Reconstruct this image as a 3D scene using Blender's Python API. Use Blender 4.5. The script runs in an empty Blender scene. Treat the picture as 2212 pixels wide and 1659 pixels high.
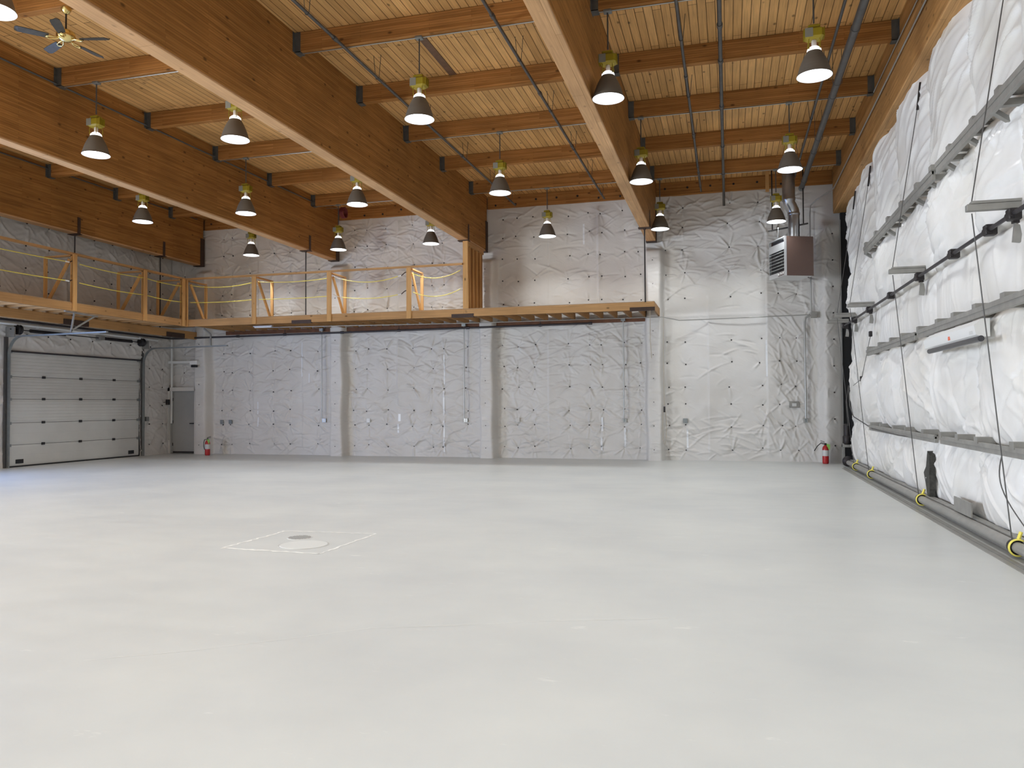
import bpy, math, random
import numpy as np
from mathutils import Vector, Matrix
S = bpy.context.scene
COL = S.collection
random.seed(7)
PI = math.pi

# ------------------------------------------------------------------ camera
cam_d = bpy.data.cameras.new('camera'); cam = bpy.data.objects.new('camera', cam_d); COL.objects.link(cam)
YAW, PIT, ROL = 0.270770229, 0.0251537300, -0.00528240346
fw = Vector((-math.sin(YAW)*math.cos(PIT), math.cos(YAW)*math.cos(PIT), math.sin(PIT)))
rt = Vector((math.cos(YAW), math.sin(YAW), 0)); up = rt.cross(fw)
r2 = rt*math.cos(ROL)+up*math.sin(ROL); u2 = -rt*math.sin(ROL)+up*math.cos(ROL)
m = Matrix((r2, u2, -fw)).transposed().to_4x4(); m.translation = Vector((0, 0, 1.6))
cam.matrix_world = m
cam_d.sensor_width = 36; cam_d.lens = 36*1687.24/2212; cam_d.clip_end = 200; cam_d.clip_start = 0.05
S.camera = cam
# ------------------------------------------------------------------ world + light + exposure
S.view_settings.view_transform = 'Standard'; S.view_settings.look = 'None'
S.view_settings.gamma = 1; S.view_settings.use_curve_mapping = False
S.view_settings.exposure = -0.12
w = bpy.data.worlds.new('world'); S.world = w; w.use_nodes = True
w.node_tree.nodes['Background'].inputs[0].default_value = (0.62, 0.78, 1.0, 1)
w.node_tree.nodes['Background'].inputs[1].default_value = 1.2

def area(name, loc, rot, sx, sy, power, col):
    l = bpy.data.lights.new(name, 'AREA'); l.shape = 'RECTANGLE'; l.size = sx; l.size_y = sy
    l.energy = power; l.color = col
    o = bpy.data.objects.new(name, l); COL.objects.link(o); o.location = loc; o.rotation_euler = rot
    return o
# daylight entering by the open doorway behind the camera and by the open roll-up door on the left
area('daylight_front', (-4.6, -7.6, 2.6), (PI/2, 0, PI), 8.4, 5.0, 3300, (0.87, 0.94, 1.0))
area('daylight_left', (-18.0, 11.6, 1.7), (0, -PI/2, 0), 3.2, 4.0, 420, (0.26, 0.46, 1.0))
area('side_fill', (-18.0, 0.0, 2.2), (0, -PI/2, 0), 4.0, 6.0, 2800, (0.87, 0.94, 1.0))  # added fill to brighten the right wall, through an invented side opening
LAMP_W = 38.0

# ------------------------------------------------------------------ materials
def mat(name, col, rough=0.5, metal=0.0, spec=None, emit=None, es=0, noise=0.0, nscale=6.0, bump=0.0, bscale=40.0):
    mt = bpy.data.materials.new(name); mt.use_nodes = True
    nt = mt.node_tree; N = nt.nodes; L = nt.links; b = N['Principled BSDF']
    b.inputs['Base Color'].default_value = (*col, 1); b.inputs['Roughness'].default_value = rough
    b.inputs['Metallic'].default_value = metal
    if spec is not None: b.inputs['Specular IOR Level'].default_value = spec
    if emit: b.inputs['Emission Color'].default_value = (*emit, 1); b.inputs['Emission Strength'].default_value = es
    g = N.new('ShaderNodeNewGeometry')
    if noise > 0:
        n = N.new('ShaderNodeTexNoise'); n.inputs['Scale'].default_value = nscale; n.inputs['Detail'].default_value = 5
        L.new(g.outputs['Position'], n.inputs['Vector'])
        r = N.new('ShaderNodeMapRange'); r.inputs[1].default_value = .3; r.inputs[2].default_value = .7
        r.inputs[3].default_value = 1-noise; r.inputs[4].default_value = 1+noise*.5
        L.new(n.outputs['Fac'], r.inputs[0])
        mx = N.new('ShaderNodeVectorMath'); mx.operation = 'SCALE'; mx.inputs[0].default_value = col
        L.new(r.outputs[0], mx.inputs['Scale']); L.new(mx.outputs[0], b.inputs['Base Color'])
    if bump > 0:
        n = N.new('ShaderNodeTexNoise'); n.inputs['Scale'].default_value = bscale; n.inputs['Detail'].default_value = 6
        L.new(g.outputs['Position'], n.inputs['Vector'])
        bp = N.new('ShaderNodeBump'); bp.inputs['Strength'].default_value = bump; bp.inputs['Distance'].default_value = .02
        L.new(n.outputs['Fac'], bp.inputs['Height']); L.new(bp.outputs[0], b.inputs['Normal'])
    return mt

def wood(name, along, across, length, row, c1, c2, gap=None, gapw=0.004, rough=.6, knots=.6, streak=.25):
    """boards or laminations laid along one world axis"""
    mt = bpy.data.materials.new(name); mt.use_nodes = True
    nt = mt.node_tree; N = nt.nodes; L = nt.links; b = N['Principled BSDF']; b.inputs['Roughness'].default_value = rough
    b.inputs['Specular IOR Level'].default_value = .15
    g = N.new('ShaderNodeNewGeometry'); sp = N.new('ShaderNodeSeparateXYZ'); L.new(g.outputs['Position'], sp.inputs[0])
    cb = N.new('ShaderNodeCombineXYZ'); L.new(sp.outputs[along], cb.inputs[0]); L.new(sp.outputs[across], cb.inputs[1])
    br = N.new('ShaderNodeTexBrick'); L.new(cb.outputs[0], br.inputs['Vector'])
    br.offset = .37; br.offset_frequency = 2; br.squash = 1
    br.inputs['Scale'].default_value = 1; br.inputs['Brick Width'].default_value = length; br.inputs['Row Height'].default_value = row
    br.inputs['Mortar Size'].default_value = gapw; br.inputs['Mortar Smooth'].default_value = .3
    br.inputs['Color1'].default_value = (*c1, 1); br.inputs['Color2'].default_value = (*c2, 1)
    br.inputs['Mortar'].default_value = (*(gap or [c*.5 for c in c1]), 1)
    # grain streaks along the board
    sc = N.new('ShaderNodeVectorMath'); sc.operation = 'MULTIPLY'
    v = [0, 0, 0]; v[{'X':0,'Y':1,'Z':2}[along]] = 1.0
    for k in range(3):
        if v[k] == 0: v[k] = 28.0
    sc.inputs[1].default_value = v; L.new(g.outputs['Position'], sc.inputs[0])
    n = N.new('ShaderNodeTexNoise'); n.inputs['Scale'].default_value = 1.3; n.inputs['Detail'].default_value = 4; n.inputs['Distortion'].default_value = .6
    L.new(sc.outputs[0], n.inputs['Vector'])
    r = N.new('ShaderNodeMapRange'); r.inputs[1].default_value = .3; r.inputs[2].default_value = .7
    r.inputs[3].default_value = 1-streak; r.inputs[4].default_value = 1+streak
    L.new(n.outputs['Fac'], r.inputs[0])
    # broad tone
    n2 = N.new('ShaderNodeTexNoise'); n2.inputs['Scale'].default_value = .8; n2.inputs['Detail'].default_value = 3
    L.new(g.outputs['Position'], n2.inputs['Vector'])
    rr = N.new('ShaderNodeMapRange'); rr.inputs[1].default_value = .3; rr.inputs[2].default_value = .7
    rr.inputs[3].default_value = .85; rr.inputs[4].default_value = 1.12
    L.new(n2.outputs['Fac'], rr.inputs[0])
    mm = N.new('ShaderNodeMath'); mm.operation = 'MULTIPLY'; L.new(r.outputs[0], mm.inputs[0]); L.new(rr.outputs[0], mm.inputs[1])
    # knots
    kv = N.new('ShaderNodeVectorMath'); kv.operation = 'MULTIPLY'
    v2 = [1, 1, 1]; v2[{'X':0,'Y':1,'Z':2}[along]] = .55
    kv.inputs[1].default_value = v2; L.new(g.outputs['Position'], kv.inputs[0])
    vo = N.new('ShaderNodeTexVoronoi'); vo.inputs['Scale'].default_value = 4.2; L.new(kv.outputs[0], vo.inputs['Vector'])
    kr = N.new('ShaderNodeMapRange'); kr.inputs[1].default_value = .05; kr.inputs[2].default_value = .13
    kr.inputs[3].default_value = 1-knots; kr.inputs[4].default_value = 1
    L.new(vo.outputs['Distance'], kr.inputs[0])
    m2 = N.new('ShaderNodeMath'); m2.operation = 'MULTIPLY'; L.new(mm.outputs[0], m2.inputs[0]); L.new(kr.outputs[0], m2.inputs[1])
    mx = N.new('ShaderNodeVectorMath'); mx.operation = 'SCALE'; L.new(br.outputs['Color'], mx.inputs[0]); L.new(m2.outputs[0], mx.inputs['Scale'])
    L.new(mx.outputs[0], b.inputs['Base Color'])
    bp = N.new('ShaderNodeBump'); bp.inputs['Strength'].default_value = .35; bp.inputs['Distance'].default_value = .008
    L.new(br.outputs['Fac'], bp.inputs['Height']); bp.invert = True; L.new(bp.outputs[0], b.inputs['Normal'])
    return mt

M = {}
M['deck'] = wood('deck_boards', 'Y', 'X', 3.4, .137, (.70, .405, .16), (.54, .30, .11), gap=(.10, .05, .015), gapw=.006, streak=.16)
M['beam'] = wood('glulam_beam_wood', 'Y', 'Z', 2.3, .038, (.38, .178, .050), (.28, .125, .032), gap=(.17, .075, .02), gapw=.002, streak=.22)
M['palelam'] = wood('pale_lamination', 'Y', 'X', 3.1, .4, (.56, .34, .175), (.50, .29, .14), gap=(.3, .17, .07), gapw=.004, streak=.15, knots=.35)
M['hdlam'] = wood('header_bottom_lamination', 'Y', 'X', 3.1, .4, (.48, .27, .11), (.42, .23, .09), gap=(.25, .14, .05), gapw=.004, streak=.2)
M['beam_pale'] = wood('header_beam_wood', 'Y', 'Z', 2.3, .038, (.42, .22, .08), (.32, .16, .052), gap=(.17, .075, .02), gapw=.002, streak=.22)
M['purlin'] = wood('purlin_wood', 'X', 'Z', 1.9, .038, (.43, .20, .062), (.31, .135, .036), gap=(.18, .08, .02), gapw=.002, streak=.22)
M['fir_x'] = wood('fir_lumber_x', 'X', 'Z', 4.0, .4, (.55, .32, .14), (.48, .27, .11), gapw=.001, streak=.13)
M['fir_y'] = wood('fir_lumber_y', 'Y', 'Z', 4.0, .4, (.50, .28, .12), (.44, .24, .095), gapw=.001, streak=.13)
M['fir_z'] = wood('fir_lumber_z', 'Z', 'X', 4.0, .4, (.66, .38, .15), (.58, .32, .12), gapw=.001, streak=.12)
M['orange_z'] = wood('cedar_boards', 'Z', 'Y', 4.0, .14, (.42, .20, .06), (.30, .13, .035), gap=(.12, .05, .015), gapw=.004, streak=.18)
M['ply'] = mat('plywood', (.42, .27, .14), .7, noise=.15, nscale=3)
M['galv'] = mat('galvanized_steel', (.27, .29, .29), .45, .6, noise=.12, nscale=9)
M['steelgrey'] = mat('painted_grey_steel', (.30, .29, .265), .5, .25, noise=.15, nscale=7)
M['hanger'] = mat('hanger_plate', (.13, .135, .13), .5, .5, noise=.15, nscale=14)
M['dark'] = mat('dark_steel', (.035, .03, .03), .5, .4, noise=.2)
M['brownsteel'] = mat('brown_primer_steel', (.06, .033, .022), .6, .2, noise=.2)
M['pipe_dark'] = mat('black_iron_pipe', (.05, .045, .05), .45, .5, noise=.15)
M['conduit'] = mat('conduit_metal', (.42, .42, .40), .35, .7)
M['greypipe'] = mat('grey_steel_pipe', (.12, .115, .11), .5, .5, noise=.15)
M['duct'] = mat('duct_sheet_metal', (.48, .49, .50), .28, .9, noise=.1, nscale=5)
M['white'] = mat('white_enamel', (.78, .78, .76), .4)
M['offwhite'] = mat('off_white_door', (.60, .60, .57), .45, noise=.05, nscale=2)
M['greydoor'] = mat('grey_door_paint', (.36, .36, .345), .5, noise=.06, nscale=3)
M['black'] = mat('black_plastic', (.012, .012, .013), .45)
M['red'] = mat('red_enamel', (.42, .015, .015), .3)
M['redcoil'] = mat('dull_red_rubber', (.16, .02, .025), .5)
M['green'] = mat('green_tag', (.25, .5, .1), .5)
M['label'] = mat('paper_label', (.6, .6, .58), .5)
M['ratinglabel'] = mat('aged_label', (.20, .19, .155), .5)
M['dledger'] = mat('dark_ledger_wood', (.16, .065, .03), .7, noise=.3)
M['yellow'] = mat('yellow_rope', (.86, .74, .13), .5)
M['yellowc'] = mat('yellow_enamel', (.27, .20, .010), .4, .1)
M['reflector'] = mat('ribbed_reflector', (.155, .135, .11), .55, .3)
M['lens'] = mat('lit_lens', (1, 1, 1), .4, emit=(.93, .97, 1.0), es=3.2)
M['collar'] = mat('lit_collar', (1, 1, 1), .3, emit=(.95, .97, 1.0), es=2.0)
M['inner'] = mat('reflector_inside_glow', (.85, .87, .9), .35, emit=(.9, .95, 1.0), es=.5)  # faint emission stands in for lens light reflected by the lining
M['socket'] = mat('porcelain_socket', (.62, .55, .5), .4)
M['brass'] = mat('polished_brass', (.75, .6, .25), .22, .95)
M['blade'] = mat('dark_fan_blade', (.05, .045, .035), .45, noise=.3, nscale=12)
M['brownpanel'] = mat('brown_heater_panel', (.105, .062, .048), .45)
M['alu'] = mat('bright_aluminium', (.75, .76, .76), .3, .8)
M['fin'] = mat('dark_fins', (.03, .03, .04), .4, .5)
M['cord'] = mat('tan_cord', (.45, .38, .28), .7)
M['tube'] = mat('grey_painted_tube', (.33, .32, .295), .42, .3, noise=.12)
M['tape'] = mat('shiny_tape', (.80, .81, .82), .3)
M['tubelamp'] = mat('dark_lamp_tube', (.045, .045, .05), .3)
M['hole'] = mat('torn_batt', (.06, .058, .05), .8, noise=.5, nscale=30)
M['orange'] = mat('orange_tag', (.8, .16, .08), .5)

def insul(name, base, rough, stain=(.55, .47, .33), st=.0, bump=.25):
    mt = bpy.data.materials.new(name); mt.use_nodes = True
    nt = mt.node_tree; N = nt.nodes; L = nt.links; b = N['Principled BSDF']; b.inputs['Roughness'].default_value = rough
    g = N.new('ShaderNodeNewGeometry')
    n = N.new('ShaderNodeTexNoise'); n.inputs['Scale'].default_value = .9; n.inputs['Detail'].default_value = 6; n.inputs['Roughness'].default_value = .6
    L.new(g.outputs['Position'], n.inputs['Vector'])
    r = N.new('ShaderNodeMapRange'); r.inputs[1].default_value = .35; r.inputs[2].default_value = .7; r.inputs[3].default_value = .05; r.inputs[4].default_value = st
    L.new(n.outputs['Fac'], r.inputs[0])
    mx = N.new('ShaderNodeMix'); mx.data_type = 'RGBA'; mx.inputs[6].default_value = (*base, 1); mx.inputs[7].default_value = (*stain, 1)
    L.new(r.outputs[0], mx.inputs[0]); L.new(mx.outputs[2], b.inputs['Base Color'])
    # fine crumple
    sc = N.new('ShaderNodeVectorMath'); sc.operation = 'MULTIPLY'; sc.inputs[1].default_value = (3.0, 3.0, 9.0)
    rot = N.new('ShaderNodeVectorRotate'); rot.rotation_type = 'EULER_XYZ'; rot.inputs['Rotation'].default_value = (.35, -.35, 0)
    L.new(g.outputs['Position'], rot.inputs['Vector']); L.new(rot.outputs[0], sc.inputs[0])
    n2 = N.new('ShaderNodeTexNoise'); n2.inputs['Scale'].default_value = 1.6; n2.inputs['Detail'].default_value = 5; n2.inputs['Distortion'].default_value = 1.0
    n2.noise_type = 'RIDGED_MULTIFRACTAL' if hasattr(n2, 'noise_type') else n2.noise_type
    L.new(sc.outputs[0], n2.inputs['Vector'])
    bp = N.new('ShaderNodeBump'); bp.inputs['Strength'].default_value = bump; bp.inputs['Distance'].default_value = .012
    L.new(n2.outputs['Fac'], bp.inputs['Height']); L.new(bp.outputs[0], b.inputs['Normal'])
    return mt
M['ins'] = insul('white_insulation_facing', (.68, .66, .63), .55, stain=(.50, .45, .38), st=.35)
M['insd'] = insul('door_insulation_facing', (.86, .85, .835), .34, stain=(.62, .57, .47), st=.5, bump=.05)

def floor_mat():
    mt = bpy.data.materials.new('painted_concrete_floor'); mt.use_nodes = True
    nt = mt.node_tree; N = nt.nodes; L = nt.links; b = N['Principled BSDF']
    g = N.new('ShaderNodeNewGeometry')
    def nz(scale, det, vec=None, rough=.55):
        n = N.new('ShaderNodeTexNoise'); n.inputs['Scale'].default_value = scale; n.inputs['Detail'].default_value = det; n.inputs['Roughness'].default_value = rough
        if vec:
            sc = N.new('ShaderNodeVectorMath'); sc.operation = 'MULTIPLY'; sc.inputs[1].default_value = vec
            L.new(g.outputs['Position'], sc.inputs[0]); L.new(sc.outputs[0], n.inputs['Vector'])
        else: L.new(g.outputs['Position'], n.inputs['Vector'])
        return n
    n1 = nz(.55, 6); r1 = N.new('ShaderNodeMapRange'); r1.inputs[1].default_value = .3; r1.inputs[2].default_value = .7
    mx = N.new('ShaderNodeMix'); mx.data_type = 'RGBA'; mx.inputs[6].default_value = (.635, .645, .615, 1); mx.inputs[7].default_value = (.54, .555, .545, 1)
    L.new(n1.outputs['Fac'], r1.inputs[0]); L.new(r1.outputs[0], mx.inputs[0])
    # light scuffs
    n2 = nz(1.0, 5, (2.2, 5.5, 1), .62); r2_ = N.new('ShaderNodeMapRange'); r2_.inputs[1].default_value = .66; r2_.inputs[2].default_value = .72
    L.new(n2.outputs['Fac'], r2_.inputs[0])
    m2 = N.new('ShaderNodeMix'); m2.data_type = 'RGBA'; L.new(mx.outputs[2], m2.inputs[6]); m2.inputs[7].default_value = (.74, .745, .71, 1)
    sc2 = N.new('ShaderNodeMath'); sc2.operation = 'MULTIPLY'; sc2.inputs[1].default_value = .7; L.new(r2_.outputs[0], sc2.inputs[0])
    L.new(sc2.outputs[0], m2.inputs[0])
    # dark specks and scratches
    n3 = nz(7.0, 3, (1, 1, 1)); r3 = N.new('ShaderNodeMapRange'); r3.inputs[1].default_value = .76; r3.inputs[2].default_value = .8
    L.new(n3.outputs['Fac'], r3.inputs[0])
    m3 = N.new('ShaderNodeMix'); m3.data_type = 'RGBA'; L.new(m2.outputs[2], m3.inputs[6]); m3.inputs[7].default_value = (.42, .40, .36, 1)
    sc3 = N.new('ShaderNodeMath'); sc3.operation = 'MULTIPLY'; sc3.inputs[1].default_value = .6; L.new(r3.outputs[0], sc3.inputs[0]); L.new(sc3.outputs[0], m3.inputs[0])
    L.new(m3.outputs[2], b.inputs['Base Color'])
    n4 = nz(1.4, 4, (1, 2.5, 1)); r4 = N.new('ShaderNodeMapRange'); r4.inputs[3].default_value = .27; r4.inputs[4].default_value = .46
    L.new(n4.outputs['Fac'], r4.inputs[0]); L.new(r4.outputs[0], b.inputs['Roughness'])
    bp = N.new('ShaderNodeBump'); bp.inputs['Strength'].default_value = .06; bp.inputs['Distance'].default_value = .02
    L.new(n4.outputs['Fac'], bp.inputs['Height']); L.new(bp.outputs[0], b.inputs['Normal'])
    return mt
M['floor'] = floor_mat()

# ------------------------------------------------------------------ mesh helpers
class MB:
    def __init__(s): s.v = []; s.f = []; s.sm = []
    def add(s, vs, fs, smooth=False):
        o = len(s.v); s.v += [tuple(v) for v in vs]; s.f += [tuple(i+o for i in f) for f in fs]; s.sm += [smooth]*len(fs); return s
    def box(s, a, b, bev=0.0):
        x0, y0, z0 = [min(a[i], b[i]) for i in range(3)]; x1, y1, z1 = [max(a[i], b[i]) for i in range(3)]
        if bev <= 0:
            return s.add([(x0,y0,z0),(x1,y0,z0),(x1,y1,z0),(x0,y1,z0),(x0,y0,z1),(x1,y0,z1),(x1,y1,z1),(x0,y1,z1)],
                  [(0,3,2,1),(4,5,6,7),(0,1,5,4),(1,2,6,5),(2,3,7,6),(3,0,4,7)])
        e = bev; P = []
        # chamfered box from 24 verts
        for zz, ins in ((z0, e), (z0+e, 0), (z1-e, 0), (z1, e)):
            X0, X1, Y0, Y1 = x0+ins, x1-ins, y0+ins, y1-ins
            P += [(X0+e,Y0,zz),(X1-e,Y0,zz),(X1,Y0+e,zz),(X1,Y1-e,zz),(X1-e,Y1,zz),(X0+e,Y1,zz),(X0,Y1-e,zz),(X0,Y0+e,zz)]
        F = [tuple(range(7,-1,-1)), tuple(range(24,32))]
        for k in range(3):
            for i in range(8):
                j = (i+1) % 8; F.append((k*8+i, k*8+j, k*8+8+j, k*8+8+i))
        return s.add(P, F)
    def beam(s, p, q, wdt, hgt, upv=(0,0,1)):
        p = Vector(p); q = Vector(q); d = (q-p).normalized(); u = Vector(upv)
        sd = d.cross(u)
        if sd.length < 1e-4: sd = d.cross(Vector((0,1,0)))
        sd.normalize(); u = sd.cross(d).normalized()
        a = sd*wdt/2; b = u*hgt/2
        return s.add([p-a-b,p+a-b,p+a+b,p-a+b,q-a-b,q+a-b,q+a+b,q-a+b],
              [(0,1,2,3),(7,6,5,4),(0,4,5,1),(1,5,6,2),(2,6,7,3),(3,7,4,0)])
    def tube(s, pts, r, n=10, caps=True, smooth=True):
        pts = [Vector(p) for p in pts]; R = r if isinstance(r, (list, tuple)) else [r]*len(pts)
        rings = []; prev = None
        for i, p in enumerate(pts):
            d = (pts[min(i+1, len(pts)-1)]-pts[max(i-1, 0)]).normalized()
            if prev is None:
                a = d.cross(Vector((0,0,1)))
                if a.length < 1e-3: a = d.cross(Vector((1,0,0)))
            else: a = prev-d*prev.dot(d)
            a.normalize(); prev = a; b = d.cross(a)
            rings.append([p+(a*math.cos(t)+b*math.sin(t))*R[i] for t in [2*PI*k/n for k in range(n)]])
        V = [v for rg in rings for v in rg]; F = []
        for i in range(len(pts)-1):
            for k in range(n):
                F.append((i*n+k, i*n+(k+1)%n, (i+1)*n+(k+1)%n, (i+1)*n+k))
        s.add(V, F, smooth)
        if caps:
            s.add(rings[0], [tuple(range(n-1,-1,-1))]); s.add(rings[-1], [tuple(range(n))])
        return s
    def lathe(s, prof, c=(0,0,0), n=28, smooth=True, axis='Z'):
        V = []; 
        for r, z in prof:
            for k in range(n):
                t = 2*PI*k/n
                x, y, zz = r*math.cos(t), r*math.sin(t), z
                if axis == 'Y': x, y, zz = x, z, y
                if axis == 'X': x, y, zz = z, x, y
                V.append((c[0]+x, c[1]+y, c[2]+zz))
        F = []
        for i in range(len(prof)-1):
            for k in range(n):
                F.append((i*n+k, i*n+(k+1)%n, (i+1)*n+(k+1)%n, (i+1)*n+k))
        return s.add(V, F, smooth)
    def build(s, name, mt, parent=None, origin=None, label=None):
        me = bpy.data.meshes.new(name)
        V = np.array(s.v, dtype=float)
        if parent is not None: off = np.array(parent.get('_w', (0,0,0)), dtype=float)
        elif origin is not None: off = np.array(origin, dtype=float)
        else: off = np.array([(V[:,0].min()+V[:,0].max())/2, (V[:,1].min()+V[:,1].max())/2, V[:,2].min()])
        V = V-off
        me.from_pydata([tuple(v) for v in V], [], s.f)
        me.polygons.foreach_set('use_smooth', s.sm)
        me.materials.append(mt if not isinstance(mt, str) else M[mt])
        o = bpy.data.objects.new(name, me); COL.objects.link(o)
        if parent is not None: o.parent = parent
        else: o.location = off
        o['_w'] = tuple(off)
        if label: o['label'] = label
        return o
def bx(a, b, bev=0.0): return MB().box(a, b, bev)
def tag(o, label, cat, group=None):
    o['label'] = label; o['category'] = cat
    if group: o['group'] = group
    return o
def thing(name, loc, label, cat, group=None):
    o = bpy.data.objects.new(name, None); COL.objects.link(o); o.location = loc; o['_w'] = tuple(loc); o.empty_display_size = .1
    return tag(o, label, cat, group)
def struct(o): o['kind'] = 'structure'; return o
def struct_empty(name, loc):
    o = bpy.data.objects.new(name, None); COL.objects.link(o); o.location = loc; o['_w'] = tuple(loc); o['kind'] = 'structure'; return o
def copy_tree(o, parent=None):
    c = o.copy(); COL.objects.link(c)
    if parent is not None: c.parent = parent
    for ch in list(o.children): copy_tree(ch, c)
    return c
def text(parent, name, s, size, mt, mw):
    cu = bpy.data.curves.new(name, 'FONT'); cu.body = s; cu.size = size; cu.extrude = .002; cu.align_x = 'CENTER'; cu.align_y = 'CENTER'
    cu.materials.append(M[mt]); o = bpy.data.objects.new(name, cu); COL.objects.link(o); o.parent = parent
    bpy.context.view_layer.update(); me = bpy.data.meshes.new_from_object(o.evaluated_get(bpy.context.evaluated_depsgraph_get()))
    bpy.data.objects.remove(o); o = bpy.data.objects.new(name, me); COL.objects.link(o); o.parent = parent
    o.matrix_local = mw; return o

# ------------------------------------------------------------------ quilted insulation grids
XL, XR, D, ZT = -18.1, 2.95, 22.3, 7.8
def grid_obj(name, P, mask, mats, extra=None, flip=False, kind=True):
    """P (nv,nu,3) world positions; mask (nv-1,nu-1) cells kept; extra = list of (verts,faces,matindex)"""
    nv, nu = P.shape[:2]
    V = P.reshape(-1, 3); idx = np.arange(nv*nu).reshape(nv, nu)
    q = np.stack([idx[:-1,:-1], idx[:-1,1:], idx[1:,1:], idx[1:,:-1]], -1)
    if flip: q = q[..., ::-1]
    q = q[mask]; nf = len(q)
    lens = [4]*nf; loops = q.reshape(-1); mi = [0]*nf; smooth = [True]*nf
    if extra:
        for vs, fs, k in extra:
            o = len(V); V = np.vstack([V, np.array(vs)])
            for f in fs:
                loops = np.append(loops, np.array(f)+o); lens.append(len(f)); mi.append(k); smooth.append(False)
    me = bpy.data.meshes.new(name)
    me.vertices.add(len(V)); me.vertices.foreach_set('co', V.astype(np.float32).ravel())
    me.loops.add(len(loops)); me.loops.foreach_set('vertex_index', loops.astype(np.int32))
    me.polygons.add(len(lens)); st = np.concatenate([[0], np.cumsum(lens)[:-1]])
    me.polygons.foreach_set('loop_start', st.astype(np.int32)); me.polygons.foreach_set('loop_total', np.array(lens, dtype=np.int32))
    me.polygons.foreach_set('material_index', np.array(mi, dtype=np.int32)); me.polygons.foreach_set('use_smooth', smooth)
    me.update(calc_edges=True); me.validate()
    for mm in mats: me.materials.append(M[mm])
    o = bpy.data.objects.new(name, me); COL.objects.link(o)
    if kind: o['kind'] = 'structure'
    return o

def stamp(H, u0, v0, du, cu, cv, rad, fn):
    i0 = max(0, int((cu-rad-u0)/du)); i1 = min(H.shape[1], int((cu+rad-u0)/du)+2)
    j0 = max(0, int((cv-rad-v0)/du)); j1 = min(H.shape[0], int((cv+rad-v0)/du)+2)
    if i1 <= i0 or j1 <= j0: return
    U, Vv = np.meshgrid(u0+du*np.arange(i0, i1)-cu, v0+du*np.arange(j0, j1)-cv)
    H[j0:j1, i0:i1] += fn(U, Vv)
def crease(H, u0, v0, du, cu, cv, ang, ln, wd, amp):
    ca, sa = math.cos(ang), math.sin(ang)
    def fn(U, V):
        s = U*ca+V*sa; t = -U*sa+V*ca; t = t+.18*s*s/ln
        tp = np.clip(1-(np.abs(s)/(ln/2))**2, 0, 1)
        return amp*tp*np.exp(-(t/wd)**2)
    stamp(H, u0, v0, du, cu, cv, ln*.6, fn)
def pucker(H, u0, v0, du, cu, cv, rng, amp=.022, rad=.42, n=7, dimple=.03):
    amp *= 1.7; dimple *= 1.2
    rays = [(rng.uniform(0, 2*PI), rng.uniform(.5, 1.0), rng.uniform(.45, 1.0)*rad) for _ in range(n)]
    def fn(U, V):
        r = np.hypot(U, V); th = np.arctan2(V, U); h = np.zeros_like(r)
        for a, am, ln in rays:
            dth = np.angle(np.exp(1j*(th-a))); wd = .014+.045*r
            tp = np.clip(1-r/ln, 0, 1)
            h += amp*am*np.exp(-((dth*r)/wd)**2)*np.sqrt(tp)*np.clip(r/.05, 0, 1)*(np.abs(dth) < 1.2)
        return h-dimple*np.exp(-(r/.10)**2)
    stamp(H, u0, v0, du, cu, cv, rad, fn)
def smooth_noise(shape, du, scale, rng):
    ny, nx = shape; gy, gx = int(ny*du/scale)+3, int(nx*du/scale)+3
    G = rng.standard_normal((gy, gx)); y = np.arange(ny)*du/scale; x = np.arange(nx)*du/scale
    yi = y.astype(int); xi = x.astype(int); fy = y-yi; fx = x-xi; fy = fy*fy*(3-2*fy); fx = fx*fx*(3-2*fx)
    A = G[yi][:, xi]; B = G[yi][:, xi+1]; C = G[yi+1][:, xi]; E = G[yi+1][:, xi+1]
    return (A*(1-fx)+B*fx)*(1-fy)[:, None]+(C*(1-fx)+E*fx)*fy[:, None]

BX = [-16.9, -11.94, -7.03, -2.05]; BW = .26; BZ = [6.22, 6.13, 6.13, 6.13]
BLEFT = [b for b in BX]
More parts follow.
